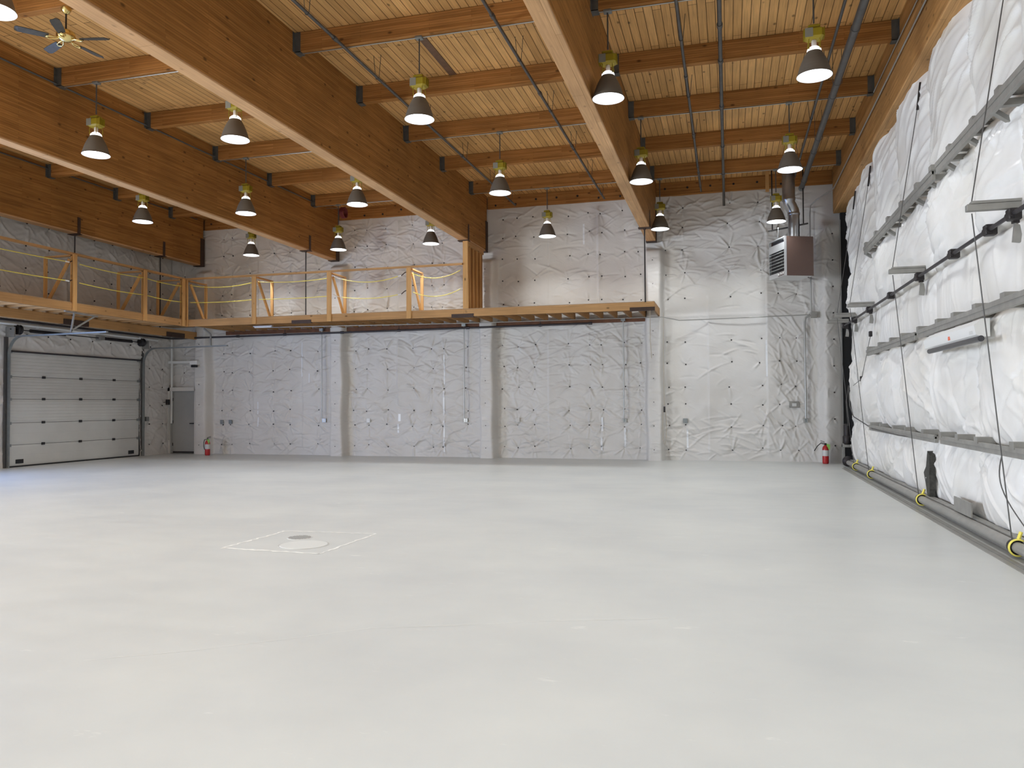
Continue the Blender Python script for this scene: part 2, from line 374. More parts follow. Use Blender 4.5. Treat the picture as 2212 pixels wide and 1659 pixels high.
# ---- back wall
def back_wall():
    rng = np.random.default_rng(3); du = .022
    u0, v0 = XL, 0.0; nu = int((3.0-u0)/du)+1; nv = int(7.45/du)+1
    H = np.zeros((nv, nu)); us = u0+du*np.arange(nu); vs = du*np.arange(nv)
    H += .022*smooth_noise(H.shape, du, .8, rng)+.006*smooth_noise(H.shape, du, .25, rng)
    cols = [(-16.72, .24), (-11.78, .24), (-6.88, .23), (-1.99, .23)]
    bays = [(-18.1, -16.98), (-16.45, -12.05), (-11.5, -7.15), (-6.6, -2.25), (-1.74, 2.35)]
    pins = []
    colx = [[-17.6], [-16.1, -15.75, -15.08, -14.19, -13.58, -12.6], [-11.3, -10.86, -10.2, -9.33, -8.71, -8.35, -7.6],
            [-6.45, -6.0, -5.5, -4.45, -3.85, -3.5, -2.85, -2.4], [-1.65, -1.18, .05, .85, 1.35, 1.75]]
    for cx in colx:
        for x in cx:
            for z in [.32, .95, 1.42, 2.06, 2.70, 3.31, 4.55, 5.22, 5.9, 6.55, 7.1]:
                if x > -1.74 and z == 1.42 : z = 1.55
                if x < -16.98 and z < 2.2: continue
                pins.append((x+rng.uniform(-.04, .04), z+rng.uniform(-.04, .04)))
    for x, z in pins:
        right = x > -1.74
        a = .026 if (right and z > 4.8) else (.009 if (right and z > 1.3 and x < 1.1) else .023)
        if -6.6 < x < -2.2 and z > 4.2: a = .012
        pucker(H, u0, v0, du, x, z, rng, amp=a, rad=.5 if a > .02 else .36, n=9 if a > .02 else 5, dimple=.035 if a > .02 else .018)
    # slack creases
    for _ in range(2300):
        x = rng.uniform(XL, 2.4); z = rng.uniform(.1, 7.3)
        dens = 1.0
        if x > -1.74 and 1.2 < z < 4.6 and x < 1.0: dens = .15
        if -6.6 < x < -2.2 and z > 4.2: dens = .4
        if rng.random() > dens: continue
        ang = rng.choice([-.45, .35, -.2, .1])+rng.uniform(-.35, .35)
        if x > 1.0 and z < 4: ang = -1.0+rng.uniform(-.25, .25)
        crease(H, u0, v0, du, x, z, ang, rng.uniform(.3, 1.0), rng.uniform(.014, .03), rng.uniform(.010, .032)*rng.choice([1, 1, -1]))
    # long vertical laps
    for x, z0, z1, a in [(-13.14, .2, 3.7, .03), (-14.95, .2, 3.7, .02), (-9.84, 1.5, 3.6, .07), (-5.08, .1, 3.8, .03), (-3.6, 4.3, 7.3, .05), (-5.06, 4.3, 7.3, .02),
                         (-9.83, 4.3, 7.3, .04), (-14.75, 4.3, 7.0, .03), (-.54, .1, 4.6, .035), (1.01, .1, 7.3, .03), (-10.9, 4.3, 7.2, .02), (-13.6, 4.3, 7.0, .02), (1.9, 4.3, 7.2, .03)]:
        def fn(U, V, a=a, h=(z1-z0)/2):
            k = np.clip(1-np.exp(-(h-np.abs(V))/.08), 0, 1)
            return a*k*(1/(1+np.exp(np.clip(-(U)/.006, -40, 40))))*np.exp(-np.clip(U, 0, None)/.16)
        stamp(H, u0, v0, du, x, (z0+z1)/2, (z1-z0)/2, fn)
    U, V = np.meshgrid(us, vs)
    # wrapped posts
    for i, (cx, hw) in enumerate(cols):
        top = [2.72, BZ[1]-.18, BZ[2]-.25, BZ[3]-.22][i]
        if i == 0: top = 6.0
        e = hw+.03*np.sin(V*3.1+i)*(.5)
        k = 1/(1+np.exp(np.clip((np.abs(U-cx)-e)/.018, -40, 40))); kt = 1/(1+np.exp(np.clip((V-top)/.03, -40, 40)))
        H = H*(1-.6*k*kt)+.36*k*kt
        for _ in range(70):
            z = rng.uniform(.2, top-.1); crease(H, u0, v0, du, cx+rng.uniform(-.1, .05), z, rng.uniform(-.1, .1), rng.uniform(.2, .34), .012, rng.uniform(.006, .014))
        for z in np.arange(.3, top, .66): pins.append((cx-.02, z, .013)); pucker(H, u0, v0, du, cx-.02, z, rng, amp=.012, rad=.16, n=4, dimple=.015)
    # right corner post and folds
    k = 1/(1+np.exp(np.clip(-(U-2.38)/.04, -40, 40))); kt = 1/(1+np.exp(np.clip((V-6.35)/.06, -40, 40)))
    H += .25*k*kt*(1-np.clip((U-2.38)/.5, 0, 1)**2*.6)
    for z in np.arange(.45, 6.3, .7): pins.append((2.68, z)); pucker(H, u0, v0, du, 2.66, z, rng, amp=.012, rad=.25, n=5, dimple=.02)
    for _ in range(90): crease(H, u0, v0, du, rng.uniform(2.0, 2.55), rng.uniform(.2, 6.3), rng.uniform(.9, 2.2), rng.uniform(.2, .7), .02, rng.uniform(.01, .03))
    # sag under the tape line in the right bay (the long lap at z 3.9)
    k = np.exp(-((V-4.02)/.05)**2)*(U > -1.7)*(U < 2.3); H += .02*k
    # flatten behind the small door
    k = ((U < -17.02) & (V < 2.1)); H[k] = 0
    P = np.stack([U, D-.02-np.clip(H, -.05, .6), V], -1)
    def at(x, z):
        i = int(round((x-u0)/du)); j = int(round(z/du)); i = min(max(i, 0), nu-1); j = min(max(j, 0), nv-1); return P[j, i, 1]
    extra = []
    for pp in pins:
        x, z = pp[:2]
        if z > 7.35: continue
        y = at(x, z); r = .021 if len(pp) < 3 else pp[2]
        c = [(x+r*math.cos(t), y-.016, z+r*math.sin(t)) for t in [PI*k/4 for k in range(8)]]
        c2 = [(a, b+.03, d) for a, b, d in c]
        extra.append((c+c2, [tuple(range(8))]+[(i, i+8, (i+1)%8+8, (i+1)%8) for i in range(8)], 1))
    # strips of shiny tape
    for x, z0, z1, wd in [(-8.32, .15, 1.1, .04), (-8.33, 1.25, 2.0, .05), (-8.31, 2.2, 3.1, .035), (-3.52, .25, .62, .05), (-3.5, .8, 1.2, .06), (-13.14, 2.5, 3.6, .03), (-14.75, .9, 1.2, .05), (-14.77, 1.3, 1.7, .04), (-9.84, .72, 1.0, .06), (-9.8, 1.08, 1.3, .08), (-12.9, 2.3, 2.6, .03), (-2.85, .35, .9, .06), (-1.12, .35, .85, .05), (1.0, 2.3, 3.3, .05), (-4.0, 6.2, 6.8, .05)]:
        n = max(2, int((z1-z0)/.05)); zs = np.linspace(z0, z1, n+1); vsx = []
        for z in zs:
            y = min(at(x-wd/2, z), at(x+wd/2, z), at(x, z))-.006; vsx += [(x-wd/2, y, z), (x+wd/2, y, z)]
        extra.append((vsx, [(2*i, 2*i+1, 2*i+3, 2*i+2) for i in range(n)], 2))
    cu = (us[:-1]+us[1:])/2; cv = (vs[:-1]+vs[1:])/2
    CU, CV = np.meshgrid(cu, cv); mask = ~((CU < -17.05) & (CU > -18.0) & (CV < 2.07))
    grid_obj('wall_back', P, mask, ['ins', 'dark', 'tape'], extra)
    return at
WALLY = back_wall()
struct(bx((XL-.4, D+.14, 0), (3.6, D+.3, 8.0)).build('wall_back', 'ply'))

# ---- left wall (with roll-up door opening, and the open doorway nearer the camera)
GY0, GY1, GZ = 16.06, 20.80, 3.03
def left_wall():
    rng = np.random.default_rng(5); du = .03
    u0, v0 = 13.6, 0.0; nu = int((D-u0)/du)+2; nv = int(7.7/du)+1
    H = .03*smooth_noise((nv, nu), du, .9, rng)+.006*smooth_noise((nv, nu), du, .25, rng)
    us = u0+du*np.arange(nu); vs = du*np.arange(nv); pins = []
    for y in [14.3, 15.1, 15.8, 16.6, 17.3, 18.1, 18.9, 19.6, 20.4, 21.25, 21.85]:
        for z in [.35, 1.0, 1.6, 2.2, 2.8, 3.5, 4.7, 5.3, 5.9, 6.5]:
            if GY0-.1 < y < GY1+.1 and z < GZ+.15: continue
            pins.append((y, z)); pucker(H, u0, v0, du, y, z, rng, amp=.022, rad=.5, n=8, dimple=.035)
    for _ in range(900): crease(H, u0, v0, du, rng.uniform(13.6, 22.2), rng.uniform(.1, 7), rng.uniform(-.9, .6), rng.uniform(.3, 1.1), rng.uniform(.02, .035), rng.uniform(.010, .03))
    U, V = np.meshgrid(us, vs)
    for y in (15.4, 17.9, 20.5, 21.6):
        k = np.exp(-((U-y)/.05)**2)*(V > 4.2); H += .03*k
    P = np.stack([XL+.02+np.clip(H, -.04, .3), U, V], -1)
    CU, CV = np.meshgrid((us[:-1]+us[1:])/2, (vs[:-1]+vs[1:])/2)
    mask = ~((CU > GY0) & (CU < GY1) & (CV < GZ))
    extra = []
    for y, z in pins:
        i = int((y-u0)/du); j = int(z/du); x = P[j, i, 0]; r = .022
        c = [(x+.016, y+r*math.cos(t), z+r*math.sin(t)) for t in [PI*k/4 for k in range(8)]]; c2 = [(a-.03, b, d) for a, b, d in c]
        extra.append((c+c2, [tuple(range(8))]+[(i, i+8, (i+1)%8+8, (i+1)%8) for i in range(8)], 1))
    grid_obj('wall_left', P, mask, ['ins', 'dark'], extra, flip=True)
left_wall()
b = MB().box((XL-.25, 20.80, 0), (XL-.08, D+.3, 8)).box((XL-.25, 13.6, 0), (XL-.08, GY0, 8)).box((XL-.25, GY0, GZ), (XL-.08, GY1, 8))
b.box((XL-.25, 9.6, 3.5), (XL, 13.6, 8)).box((XL-.25, 3.0, 0), (XL, 9.6, 8)).box((XL-.25, -3.0, 4.3), (XL, 3.0, 8)).box((XL-.25, -8, 0), (XL, -3.0, 8))  # gap beside the camera is added to let the side fill in
struct(b.build('wall_left', 'ins'))
# front wall behind the camera with its wide open doorway
b = MB().box((XL-.2, -8.2, 0), (-8.9, -8, 8)).box((-.3, -8.2, 0), (3.6, -8, 8)).box((-8.9, -8.2, 5.2), (-.3, -8, 8))
struct(b.build('wall_front', 'ins'))

# ---- right wall: insulated bifold hangar door
RG = [.14, 1.10, 2.60, 3.5, 4.78, 6.95]
RS = [4.4, 6.0, 7.5, 9.12, 10.75, 12.8, 15.0, 17.25, 19.05, 20.1, 21.2]
def right_wall():
    rng = np.random.default_rng(9); du = .024
    u0, v0 = 4.4, .14; nu = int((21.12-u0)/du)+1; nv = int((6.98-v0)/du)+1
    us = u0+du*np.arange(nu); vs = v0+du*np.arange(nv); U, V = np.meshgrid(us, vs)
    H = np.zeros((nv, nu))
    # bellies between the seams
    T = np.zeros_like(us); W = np.zeros_like(us)
    for a, b_ in zip(RS[:-1], RS[1:]):
        k = (us >= a) & (us < b_); t = (us[k]-a)/(b_-a); T[k] = np.sqrt(np.clip(np.sin(PI*t), 0, 1)); W[k] = min(1, (b_-a)/2)
    vert = np.zeros_like(vs)
    for (a, b_), s in zip(zip(RG[:-1], RG[1:]), (.19, .23, .09, .22, .20)):
        k = (vs >= a) & (vs < b_); t = (vs[k]-a)/(b_-a)
        if b_ > 6: vert[k] = s*np.clip(np.sin(PI*np.clip(t*.62+.02, 0, 1)), 0, 1)**.5
        else: vert[k] = s*np.clip(np.sin(PI*t), 0, 1)**.5
    H += vert[:, None]*(T*W)[None, :]
    H += .035*smooth_noise(H.shape, du, .8, rng)*np.clip(vert[:, None]*10, 0, 1)*T[None, :]
    # pulled diagonal folds
    for _ in range(1000):
        y = rng.uniform(4.6, 22); z = rng.uniform(.2, 6.9)
        if z > 4.85: ang = -.40+rng.uniform(-.22, .22)
        elif z > 3.5: ang = -.42+rng.uniform(-.3, .5)
        elif z > 2.6: ang = 1.55+rng.uniform(-.35, .35)
        elif z > 1.1: ang = rng.choice([1.5, -.6, -.45, .5])+rng.uniform(-.25, .25)
        else: ang = rng.choice([.9, -.5, .5, -.9])+rng.uniform(-.3, .3)
        crease(H, u0, v0, du, y, z, ang, rng.uniform(.6, 1.8), rng.uniform(.025, .055), rng.uniform(.012, .036)*rng.choice([1, 1, 1, -1])*(.35 if 2.6 < z < 3.5 else 1))
    # gathers along seams: short folds pulled to each seam
    for s in RS:
        for _ in range(34):
            z = rng.uniform(.2, 6.8); sd = rng.choice([-1, 1])
            crease(H, u0, v0, du, s+sd*.2, z, sd*rng.uniform(-.9, .1), rng.uniform(.3, .55), .014, rng.uniform(.008, .018))
    # gathers under the girts
    for zg in (1.1, 2.6, 4.7):
        for _ in range(160):
            y = rng.uniform(5, 22); crease(H, u0, v0, du, y, zg-rng.uniform(.1, .3), 1.57+rng.uniform(-.6, .6), rng.uniform(.3, .6), .018, rng.uniform(.008, .022))
    P = np.stack([XR+.05-np.clip(H, -.03, .35), U, V], -1)
    # fabric leans back at the very top, behind the header beam
    k = np.clip((V-6.3)/.6, 0, 1); P[..., 0] += .12*k
    mask = np.ones((nv-1, nu-1), bool)
    mask &= True
    grid_obj('wall_right', P, mask, ['insd'])
    return lambda y, z: P[min(max(int((z-v0)/du), 0), nv-1), min(max(int((y-u0)/du), 0), nu-1), 0]
WALLX = right_wall()
struct(MB().box((3.12, -8, 0), (3.3, D+.3, 8)).box((XR+.02, -8, 0), (3.2, 4.4, 7)).build('wall_right', 'insd'))
struct(bx((XL-.25, -8.2, -.2), (3.4, D+.3, 0)).build('floor', 'floor'))
struct(bx((XL-.25, -8.2, 7.8), (3.4, D+.3, 7.95)).build('ceiling', 'deck'))
# ledger board that carries the deck at the back wall, with its bolt heads
for i, (a, b_) in enumerate([(-16.77, -12.07), (-11.81, -7.16), (-6.9, -2.18), (-1.92, 2.72)]):
    q = struct(bx((a, D-.07, 7.42), (b_, D+.02, 7.8)).build('trim_%d' % (i+1), 'purlin'))
    n = MB(); x = a+.25
    while x < b_-.1:
        n.lathe([(0, -.018), (.028, -.018), (.032, 0)], (x, D-.07, 7.52+.1*((int(x*7)) % 2)), 8, False, 'Y'); x += .62
    n.build('bolt_head', 'dark', q)
# ------------------------------------------------------------------ roof beams and purlins
BN = ['leftmost glulam roof beam, hanging over the left arm of the mezzanine', 'second glulam roof beam from the left, ending above the railed mezzanine',
      'widest looking glulam roof beam, resting over the board partition', 'free glulam roof beam right of centre, ending over the right end of the mezzanine']
for i, x in enumerate(BX):
    z0 = BZ[i]
    t = thing('glulam_beam', (x, 22.15, z0), BN[i], 'roof beam', 'glulam roof beams')
    bx((x-BW/2, -8, z0+.036), (x+BW/2, 22.15, 7.8), .006).build('beam', 'beam', t)
    bx((x-BW/2, -8, z0), (x+BW/2, 22.15, z0+.036), .008).build('bottom_lamination', 'palelam', t, label='paler bottom lamination')
    bx((x-BW/2-.015, 22.0, z0-.02), (x+BW/2+.015, 22.2, z0+.9)).build('end_shoe', 'brownsteel', t)
t = thing('header_beam', (3.0, 22.15, 6.6), 'glulam header beam above the white insulated hangar door', 'roof beam', 'glulam roof beams')
bx((2.72, -8, 6.64), (3.12, 22.15, 7.8), .006).build('beam', 'beam_pale', t)
bx((2.72, -8, 6.6), (3.12, 22.15, 6.64), .01).build('bottom_lamination', 'hdlam', t)
PY = [20.6, 18.33, 16.05, 13.79, 11.5, 9.22, 6.94]
PO = ['purlin nearest the back wall', 'second purlin from the back wall', 'third purlin from the back wall', 'fourth purlin from the back wall', 'fifth purlin from the back wall', 'sixth purlin from the back wall', 'seventh purlin from the back wall']
bays = [(BX[0], BX[1], 'leftmost roof bay'), (BX[1], BX[2], 'roof bay left of the widest beam'), (BX[2], BX[3], 'middle roof bay with two sprinkler pipes'), (BX[3], 2.85, 'rightmost roof bay beside the header beam')]
for a, b_, bn in bays:
    for y, po in zip(PY, PO):
        x0, x1 = a+BW/2, b_-BW/2
        t = thing('purlin', ((x0+x1)/2, y, 7.47), 'brown timber %s, %s' % (po, bn), 'purlin', 'timber purlins under the roof deck')
        bx((x0+.004, y-.065, 7.47), (x1-.004, y+.065, 7.8), .008).build('timber', 'purlin', t)
        for s, xx in ((1, x0), (-1, x1)):
            h = MB()
            h.box((xx, y-.076, 7.455), (xx+s*.11, y-.066, 7.79)).box((xx, y+.066, 7.455), (xx+s*.11, y+.076, 7.79)).box((xx, y-.076, 7.452), (xx+s*.11, y+.076, 7.468))
            h.box((xx-s*.0, y-.13, 7.46), (xx+s*.008, y+.13, 7.79))
            h.build('joist_hanger', 'hanger', t)
# steel saddles and hanging rods that carry the mezzanine
for x, y, z0, zb, rod, lb in [(BX[3], 20.28, 6.13, 4.2, 1, 'steel saddle with hanging rod on the free beam right of centre'),
                         (BX[2], 20.42, 6.13, 6.0, 0, 'dark steel saddle on the widest beam, above the board partition'),
                         (BX[1], 20.42, 6.13, 4.2, 1, 'steel saddle with hanging rod on the second beam from the left'),
                         (BX[0], 20.28, 6.22, 4.0, 1, 'steel saddle with hanging rod on the leftmost beam, right one of two'),
                         (BX[0], 17.0, 6.22, 4.0, 1, 'steel saddle with hanging rod on the leftmost beam, left one of two')]:
    t = thing('beam_saddle', (x, y, z0), lb, 'steel bracket', 'steel saddles under the beams')
    h = MB().box((x-BW/2-.03, y-.09, z0-.02), (x+BW/2+.03, y+.09, z0-.002))
    for s in (-1, 1): h.box((x+s*(BW/2+.002), y-.05, z0-.02), (x+s*(BW/2+.012), y+.05, z0+.44))
    h.build('saddle', 'brownsteel', t)
    if rod:
        MB().tube([(x, y, z0-.02), (x, y, zb)], .017, 8).build('rod', 'dark', t)
        MB().lathe([(0, -.05), (.035, -.05), (.035, -.02), (0, -.02)], (x, y, z0), 6, False).build('nut', 'brownsteel', t)

# ------------------------------------------------------------------ mezzanine
MY, MXR, MXL, MZ0, MZ1 = 20.28, -1.82, -15.98, 4.0, 4.2
t = thing('mezzanine', (-9, 21.2, 4.0), 'L-shaped timber mezzanine floor along the back and left walls', 'mezzanine')
bx((MXL, MY, MZ0), (-7.0, MY+.05, MZ1), .004).build('rim_board', 'fir_x', t)
bx((-7.0, MY, MZ0), (MXR, MY+.05, MZ1), .004).build('rim_board', 'fir_x', t)
bx((MXL, 11.0, MZ0), (MXL+.05, MY, MZ1), .004).build('rim_board', 'fir_y', t)
bx((MXR-.05, MY+.05, MZ0), (MXR, D-.3, MZ1), .004).build('end_board', 'fir_y', t)
MB().box((MXL+.0, MY+.01, MZ1), (MXR, D-.1, MZ1+.02)).box((XL+.1, 11.0, MZ1), (MXL+.03, D-.1, MZ1+.02)).build('floor_sheet', 'ply', t)
x = MXR-.42
while x > -15.9:
    MB().box((x-.02, MY+.05, MZ0), (x+.02, D-.1, MZ1-.004)).build('joist', 'fir_y', t)
    x -= .405
y = 11.3
while y < 20.2:
    MB().box((XL+.15, y-.02, MZ0), (MXL-.0, y+.02, MZ1-.004)).build('joist', 'fir_x', t); y += .405
bx((BX[0]-.07, 11.0, MZ0-.235), (BX[0]+.07, 22.0, MZ0-.003), .006).build('carrying_beam', 'fir_y', t)
for y in (20.9, 17.0):
    bx((BX[0]-.085, y-.42, MZ0-.245), (BX[0]+.085, y+.42, MZ0-.10)).build('splice_plate', 'brownsteel', t, label='brown steel splice plate')
for x in (-12.0, -7.03, -2.13):
    bx((x-.32, MY-.012, MZ0-.02), (x+.32, MY+.07, MZ0+.075)).build('splice_plate', 'brownsteel', t, label='brown steel splice plate')
bx((-15.9, D-.14, MZ0-.10), (-2.0, D-.09, MZ0+.02)).build('ledger', 'dledger', t)
# board partition under the widest beam
t = thing('board_partition', (BX[2], 21.2, 4.22), 'vertical board partition standing on the mezzanine under a roof beam', 'partition')
bx((-7.02, MY+.01, MZ1+.02), (-6.88, MY+.10, 6.09)).build('post', 'fir_z', t)
bx((-6.98, MY+.1, MZ1+.02), (-6.95, 21.85, 6.12)).build('boards', 'orange_z', t)
for y in (20.62, 20.95, 21.28, 21.6):
    bx((-6.95, y-.022, MZ1+.02), (-6.915, y+.022, 6.12)).build('batten', 'fir_z', t)
bx((-6.95, MY+.1, 5.98), (-6.91, 21.85, 6.12)).build('top_plate', 'fir_y', t)
# guard rail
t = thing('guard_rail', (-12, MY, 4.2), 'yellowish timber guard rail along the mezzanine edge', 'railing')
RZ = 5.44
posts_f = [-15.95, -13.57, -11.09, -8.61]
bx((-16.0, MY-.06, RZ-.01), (-7.02, MY+.04, RZ+.035)).build('top_rail', 'fir_x', t)
bx((-16.04, 11.0, RZ-.012), (-15.93, MY, RZ+.04)).build('top_rail', 'fir_y', t)
def tri_frame(t, p, q):
    """brace frame from post foot p back to q (both at deck level)"""
    (x0, y0), (x1, y1) = p, q
    f = MB().beam((x1, y1, MZ1+.02), (x1, y1, RZ-.06), .09, .04, (0, 1, 0) if x0 == x1 else (1, 0, 0)); f.build('brace_upright', 'fir_z', t)
    MB().beam((x0, y0, RZ-.03), (x1, y1, RZ-.03), .09, .038).build('brace_arm', 'fir_y' if x0 == x1 else 'fir_x', t)
    dx, dy = (x1-x0)*.08, (y1-y0)*.08
    MB().beam((x0+dx, y0+dy, RZ-.12), (x1-dx, y1-dy, MZ1+.04), .04, .085).build('brace_strut', 'fir_z', t)
for x in posts_f:
    bx((x-.07, MY-.042, MZ0), (x+.07, MY-.002, RZ), .004).build('post', 'fir_z', t)
    bx((x-.045, MY+.05, MZ1+.02), (x+.0, MY+.09, RZ-.05)).build('backing_post', 'fir_z', t)
    tri_frame(t, (x+.02, MY+.1), (x+.02, MY+.9))
for y in (16.01, 18.49, 20.1):
    bx((MXL+.052, y-.06, MZ0), (MXL+.092, y+.06, RZ), .004).build('post', 'fir_z', t)
    bx((MXL-.045, y-.02, MZ1+.02), (MXL-.005, y+.06, RZ-.03)).build('backing_post', 'fir_z', t)
    tri_frame(t, (MXL-.02, y), (MXL-.85, y))
# ropes
def rope(p, q, sag, r=.011):
    P = []
    for k in range(17):
        s = k/16; v = Vector(p).lerp(Vector(q), s); v.z -= sag*4*s*(1-s); P.append(v)
    return MB().tube(P, r, 6)
sf = [-15.9, -13.52, -11.06, -8.58, -7.02]
sn = ['in the front rail, between corner post and next post', 'in the second span of the front rail from the left', 'with white sleeve, third span of the front rail from the left', 'sagging deepest, beside the board partition']
for k in range(4):
    for z, nm, sg in ((5.26, 'upper', (.10, .05, .12, .17)[k]), (4.74, 'lower', (.03, .02, .07, .16)[k])):
        zz = z-(.05 if k == 2 else 0)
        a = sf[k]+.08; b_ = sf[k+1]-.075
        e = 0
        if k == 2: a += .28; b_ -= .30
        o = thing('rope', ((a+b_)/2, MY+.02, zz), '%s yellow rope %s' % (nm, sn[k]), 'rope', 'yellow ropes of the mezzanine rail')
        rope((a, MY+.02, zz), (b_, MY+.02, zz+(.03 if k == 3 else 0)), sg).build('rope_strand', 'yellow', o)
        if k == 2:
            MB().tube([(a-.28, MY+.02, zz+.1), (a-.12, MY+.02, zz+.02), (a, MY+.02, zz)], .009, 6).build('cord_end', 'cord', o)
            MB().tube([(b_, MY+.02, zz), (b_+.1, MY+.02, zz+.01)], .016, 8).build('sleeve', 'white', o, label='white sleeve')
            MB().tube([(b_+.1, MY+.02, zz+.01), (b_+.2, MY+.02, zz+.09), (b_+.3, MY+.02, zz+.12)], .014, 8).build('turnbuckle', 'brownsteel', o)
sl = [12.0, 16.13, 18.55, 20.18]
sn = ['at the photo edge, left arm of the rail', 'in the middle span of the left arm rail', 'in the left arm rail just before the corner']
for k in range(3):
    for z, nm in ((5.22, 'upper'), (4.74, 'lower')):
        a, b_ = sl[k]+.075, sl[k+1]-.075
        o = thing('rope', (MXL+.03, (a+b_)/2, z), '%s yellow rope %s' % (nm, sn[k]), 'rope', 'yellow ropes of the mezzanine rail')
        rope((MXL+.03, a, z), (MXL+.03, b_-(.3 if k == 0 else 0), z), .03).build('rope_strand', 'yellow', o)
        if k == 0:
            MB().tube([(MXL+.03, b_-.3, z), (MXL+.03, b_-.18, z)], .02, 8).build('sleeve', 'white', o, label='white sleeve')
            MB().tube([(MXL+.03, b_-.18, z), (MXL+.03, b_, z+.08)], .014, 8).build('turnbuckle', 'brownsteel', o)

# ------------------------------------------------------------------ pendant lamps
def make_lamp():
    t = bpy.data.objects.new('pendant_lamp', None); COL.objects.link(t); t['_w'] = (0, 0, 0)
    # local origin at the ceiling mount, rim at -1.33
    R = -1.33
    MB().box((-.06, -.05, -.04), (.06, .05, 0), .006).build('junction_box', 'galv', t)
    MB().tube([(0, 0, -.03), (0, 0, R+.74)], .012, 8).build('rod', 'greypipe', t)
    bl = MB().box((-.125, -.10, R+.50), (.125, .10, R+.66), .03).box((-.08, -.07, R+.66), (.08, .07, R+.70), .01)
    for s in (-1, 1):
        for q in range(5): bl.box((s*.125, -.07+q*.03, R+.52), (s*.137, -.06+q*.03, R+.65))
    ball = bl.build('ballast_housing', 'yellowc', t)
    MB().box((-.124, -.102, R+.515), (-.02, -.099, R+.64)).build('rating_label', 'ratinglabel', ball)
    MB().lathe([(0, R+.71), (.04, R+.71), (.055, R+.70)], n=14).build('hub_cap', 'yellowc', t)
    cg = MB()
    for a in range(4):
        an = PI/4+a*PI/2; c, s = math.cos(an), math.sin(an)
        cg.tube([(.10*c, .085*s, R+.50), (.108*c, .108*s, R+.44), (.10*c, .10*s, R+.355)], .006, 6)
    cg.build('bracket', 'yellowc', t)
    MB().lathe([(.028, R+.50), (.034, R+.49), (.034, R+.41), (.03, R+.40)], n=14).build('socket', 'socket', t)
    MB().lathe([(.03, R+.405), (.06, R+.40), (.092, R+.37), (.098, R+.335)], n=24).build('collar', 'collar', t)
    prof = [(.098, .335), (.118, .30), (.145, .25), (.168, .20), (.188, .15), (.204, .10), (.218, .05), (.228, .02), (.236, .0)]
    rb = []
    for i in range(len(prof)-1):      # fine ribs round the shade
        (ra, za), (rb_, zb) = prof[i], prof[i+1]
        for k in range(3):
            s = k/3; rb.append((ra+(rb_-ra)*s+(.0018 if k % 2 else 0), za+(zb-za)*s))
    rb.append(prof[-1]); rb.append((.238, -.004))
    MB().lathe([(a, R+b) for a, b in rb], n=40).build('shade', 'reflector', t)
    inn = [(a-.008, b) for a, b in prof]
    MB().lathe([(.236, R-.004)]+[(a, R+b) for a, b in reversed(inn)], n=40).build('shade_lining', 'inner', t)
    MB().lathe([(0, R+.055), (.06, R+.045), (.13, R+.04), (.185, R+.05), (.207, R+.06)], n=32).build('lens', 'lens', t)
    l = bpy.data.lights.new('lamp_light', 'AREA'); l.shape = 'DISK'; l.size = .38; l.energy = LAMP_W; l.spread = math.radians(132); l.color = (.90, .955, 1.0)
    lo = bpy.data.objects.new('lamp_light', l); COL.objects.link(lo); lo.parent = t; lo.location = (0, 0, R+.025)
    return t
LX = [1.20, -1.68, -4.70, -8.08, -10.98, -13.9]
LN = ['nearest the hangar door', 'second from the hangar door', 'third from the hangar door', 'fourth from the hangar door', 'second from the left', 'farthest left']
lamp0 = make_lamp(); first = True
rows = [(20.6, 'row nearest the back wall'), (16.05, 'middle row'), (11.5, 'near row'), (6.94, 'row above the floor drain'), (2.4, 'row just ahead of the camera'), (-2.15, 'row behind the camera')]
cells = [(LX[i], y, 'lit pendant lamp, %s, %s' % (rn, LN[i])) for y, rn in rows for i in range(6)]
for x, y, lb in cells:
    o = lamp0 if first else copy_tree(lamp0)
    first = False
    o.location = (x, y, 7.468); tag(o, lb, 'pendant lamp', 'pendant lamps under the purlins')
# flat conduit under three purlins linking the lamps
for y, nm in ((20.58, 'nearest the back wall'), (16.03, 'third from the back wall'), (11.48, 'fifth from the back wall')):
    t = thing('conduit_run', (-7, y, 7.45), 'thin galvanized conduit run under the purlin %s' % nm, 'conduit', 'lamp conduits under the purlins')
    for a, b_ in zip([BX[1]+.15, BX[2]+.15, BX[3]+.15], [BX[2]-.15, BX[3]-.15, 2.7]):
        MB().tube([(a, y+.03, 7.462), ((a+b_)/2, y+.03, 7.458), (b_, y+.03, 7.462)], .010, 6).build('conduit', 'conduit', t)

# ------------------------------------------------------------------ ceiling pipes
def hangers(t, x, z, ys, r):
    for y in ys:
        h = MB()
        P = [(x+r*1.25*math.cos(a), y, z+r*1.25*math.sin(a)) for a in [PI+PI*k/8 for k in range(9)]]
        h.tube([(x-.07, y, 7.8)]+P+[(x+.07, y, 7.8)], .0055, 5)
        h.build('pipe_hanger', 'greypipe', t)
for x, r, lb in [(-5.95, .027, 'grey sprinkler pipe along the deck, left one in the middle roof bay'), (-3.34, .027, 'grey sprinkler pipe along the deck, right one in the middle roof bay'),
             (-.67, .025, 'thin grey sprinkler pipe, leftmost in the right roof bay')]:
    t = thing('sprinkler_pipe', (x, 15, 7.38), lb, 'pipe', 'sprinkler pipes under the roof')
    MB().tube([(x, 4, 7.40), (x, 21.9, 7.40)], r, 10).build('pipe', 'greypipe', t)
    for y in (8.1, 11.05, 14.1, 17.2, 20.1): MB().tube([(x, y-.05, 7.40), (x, y+.05, 7.40)], r*1.4, 10).build('coupling', 'greypipe', t)
    hangers(t, x, 7.40, (10.2, 12.6, 15.0, 17.4, 19.6, 21.4), r)
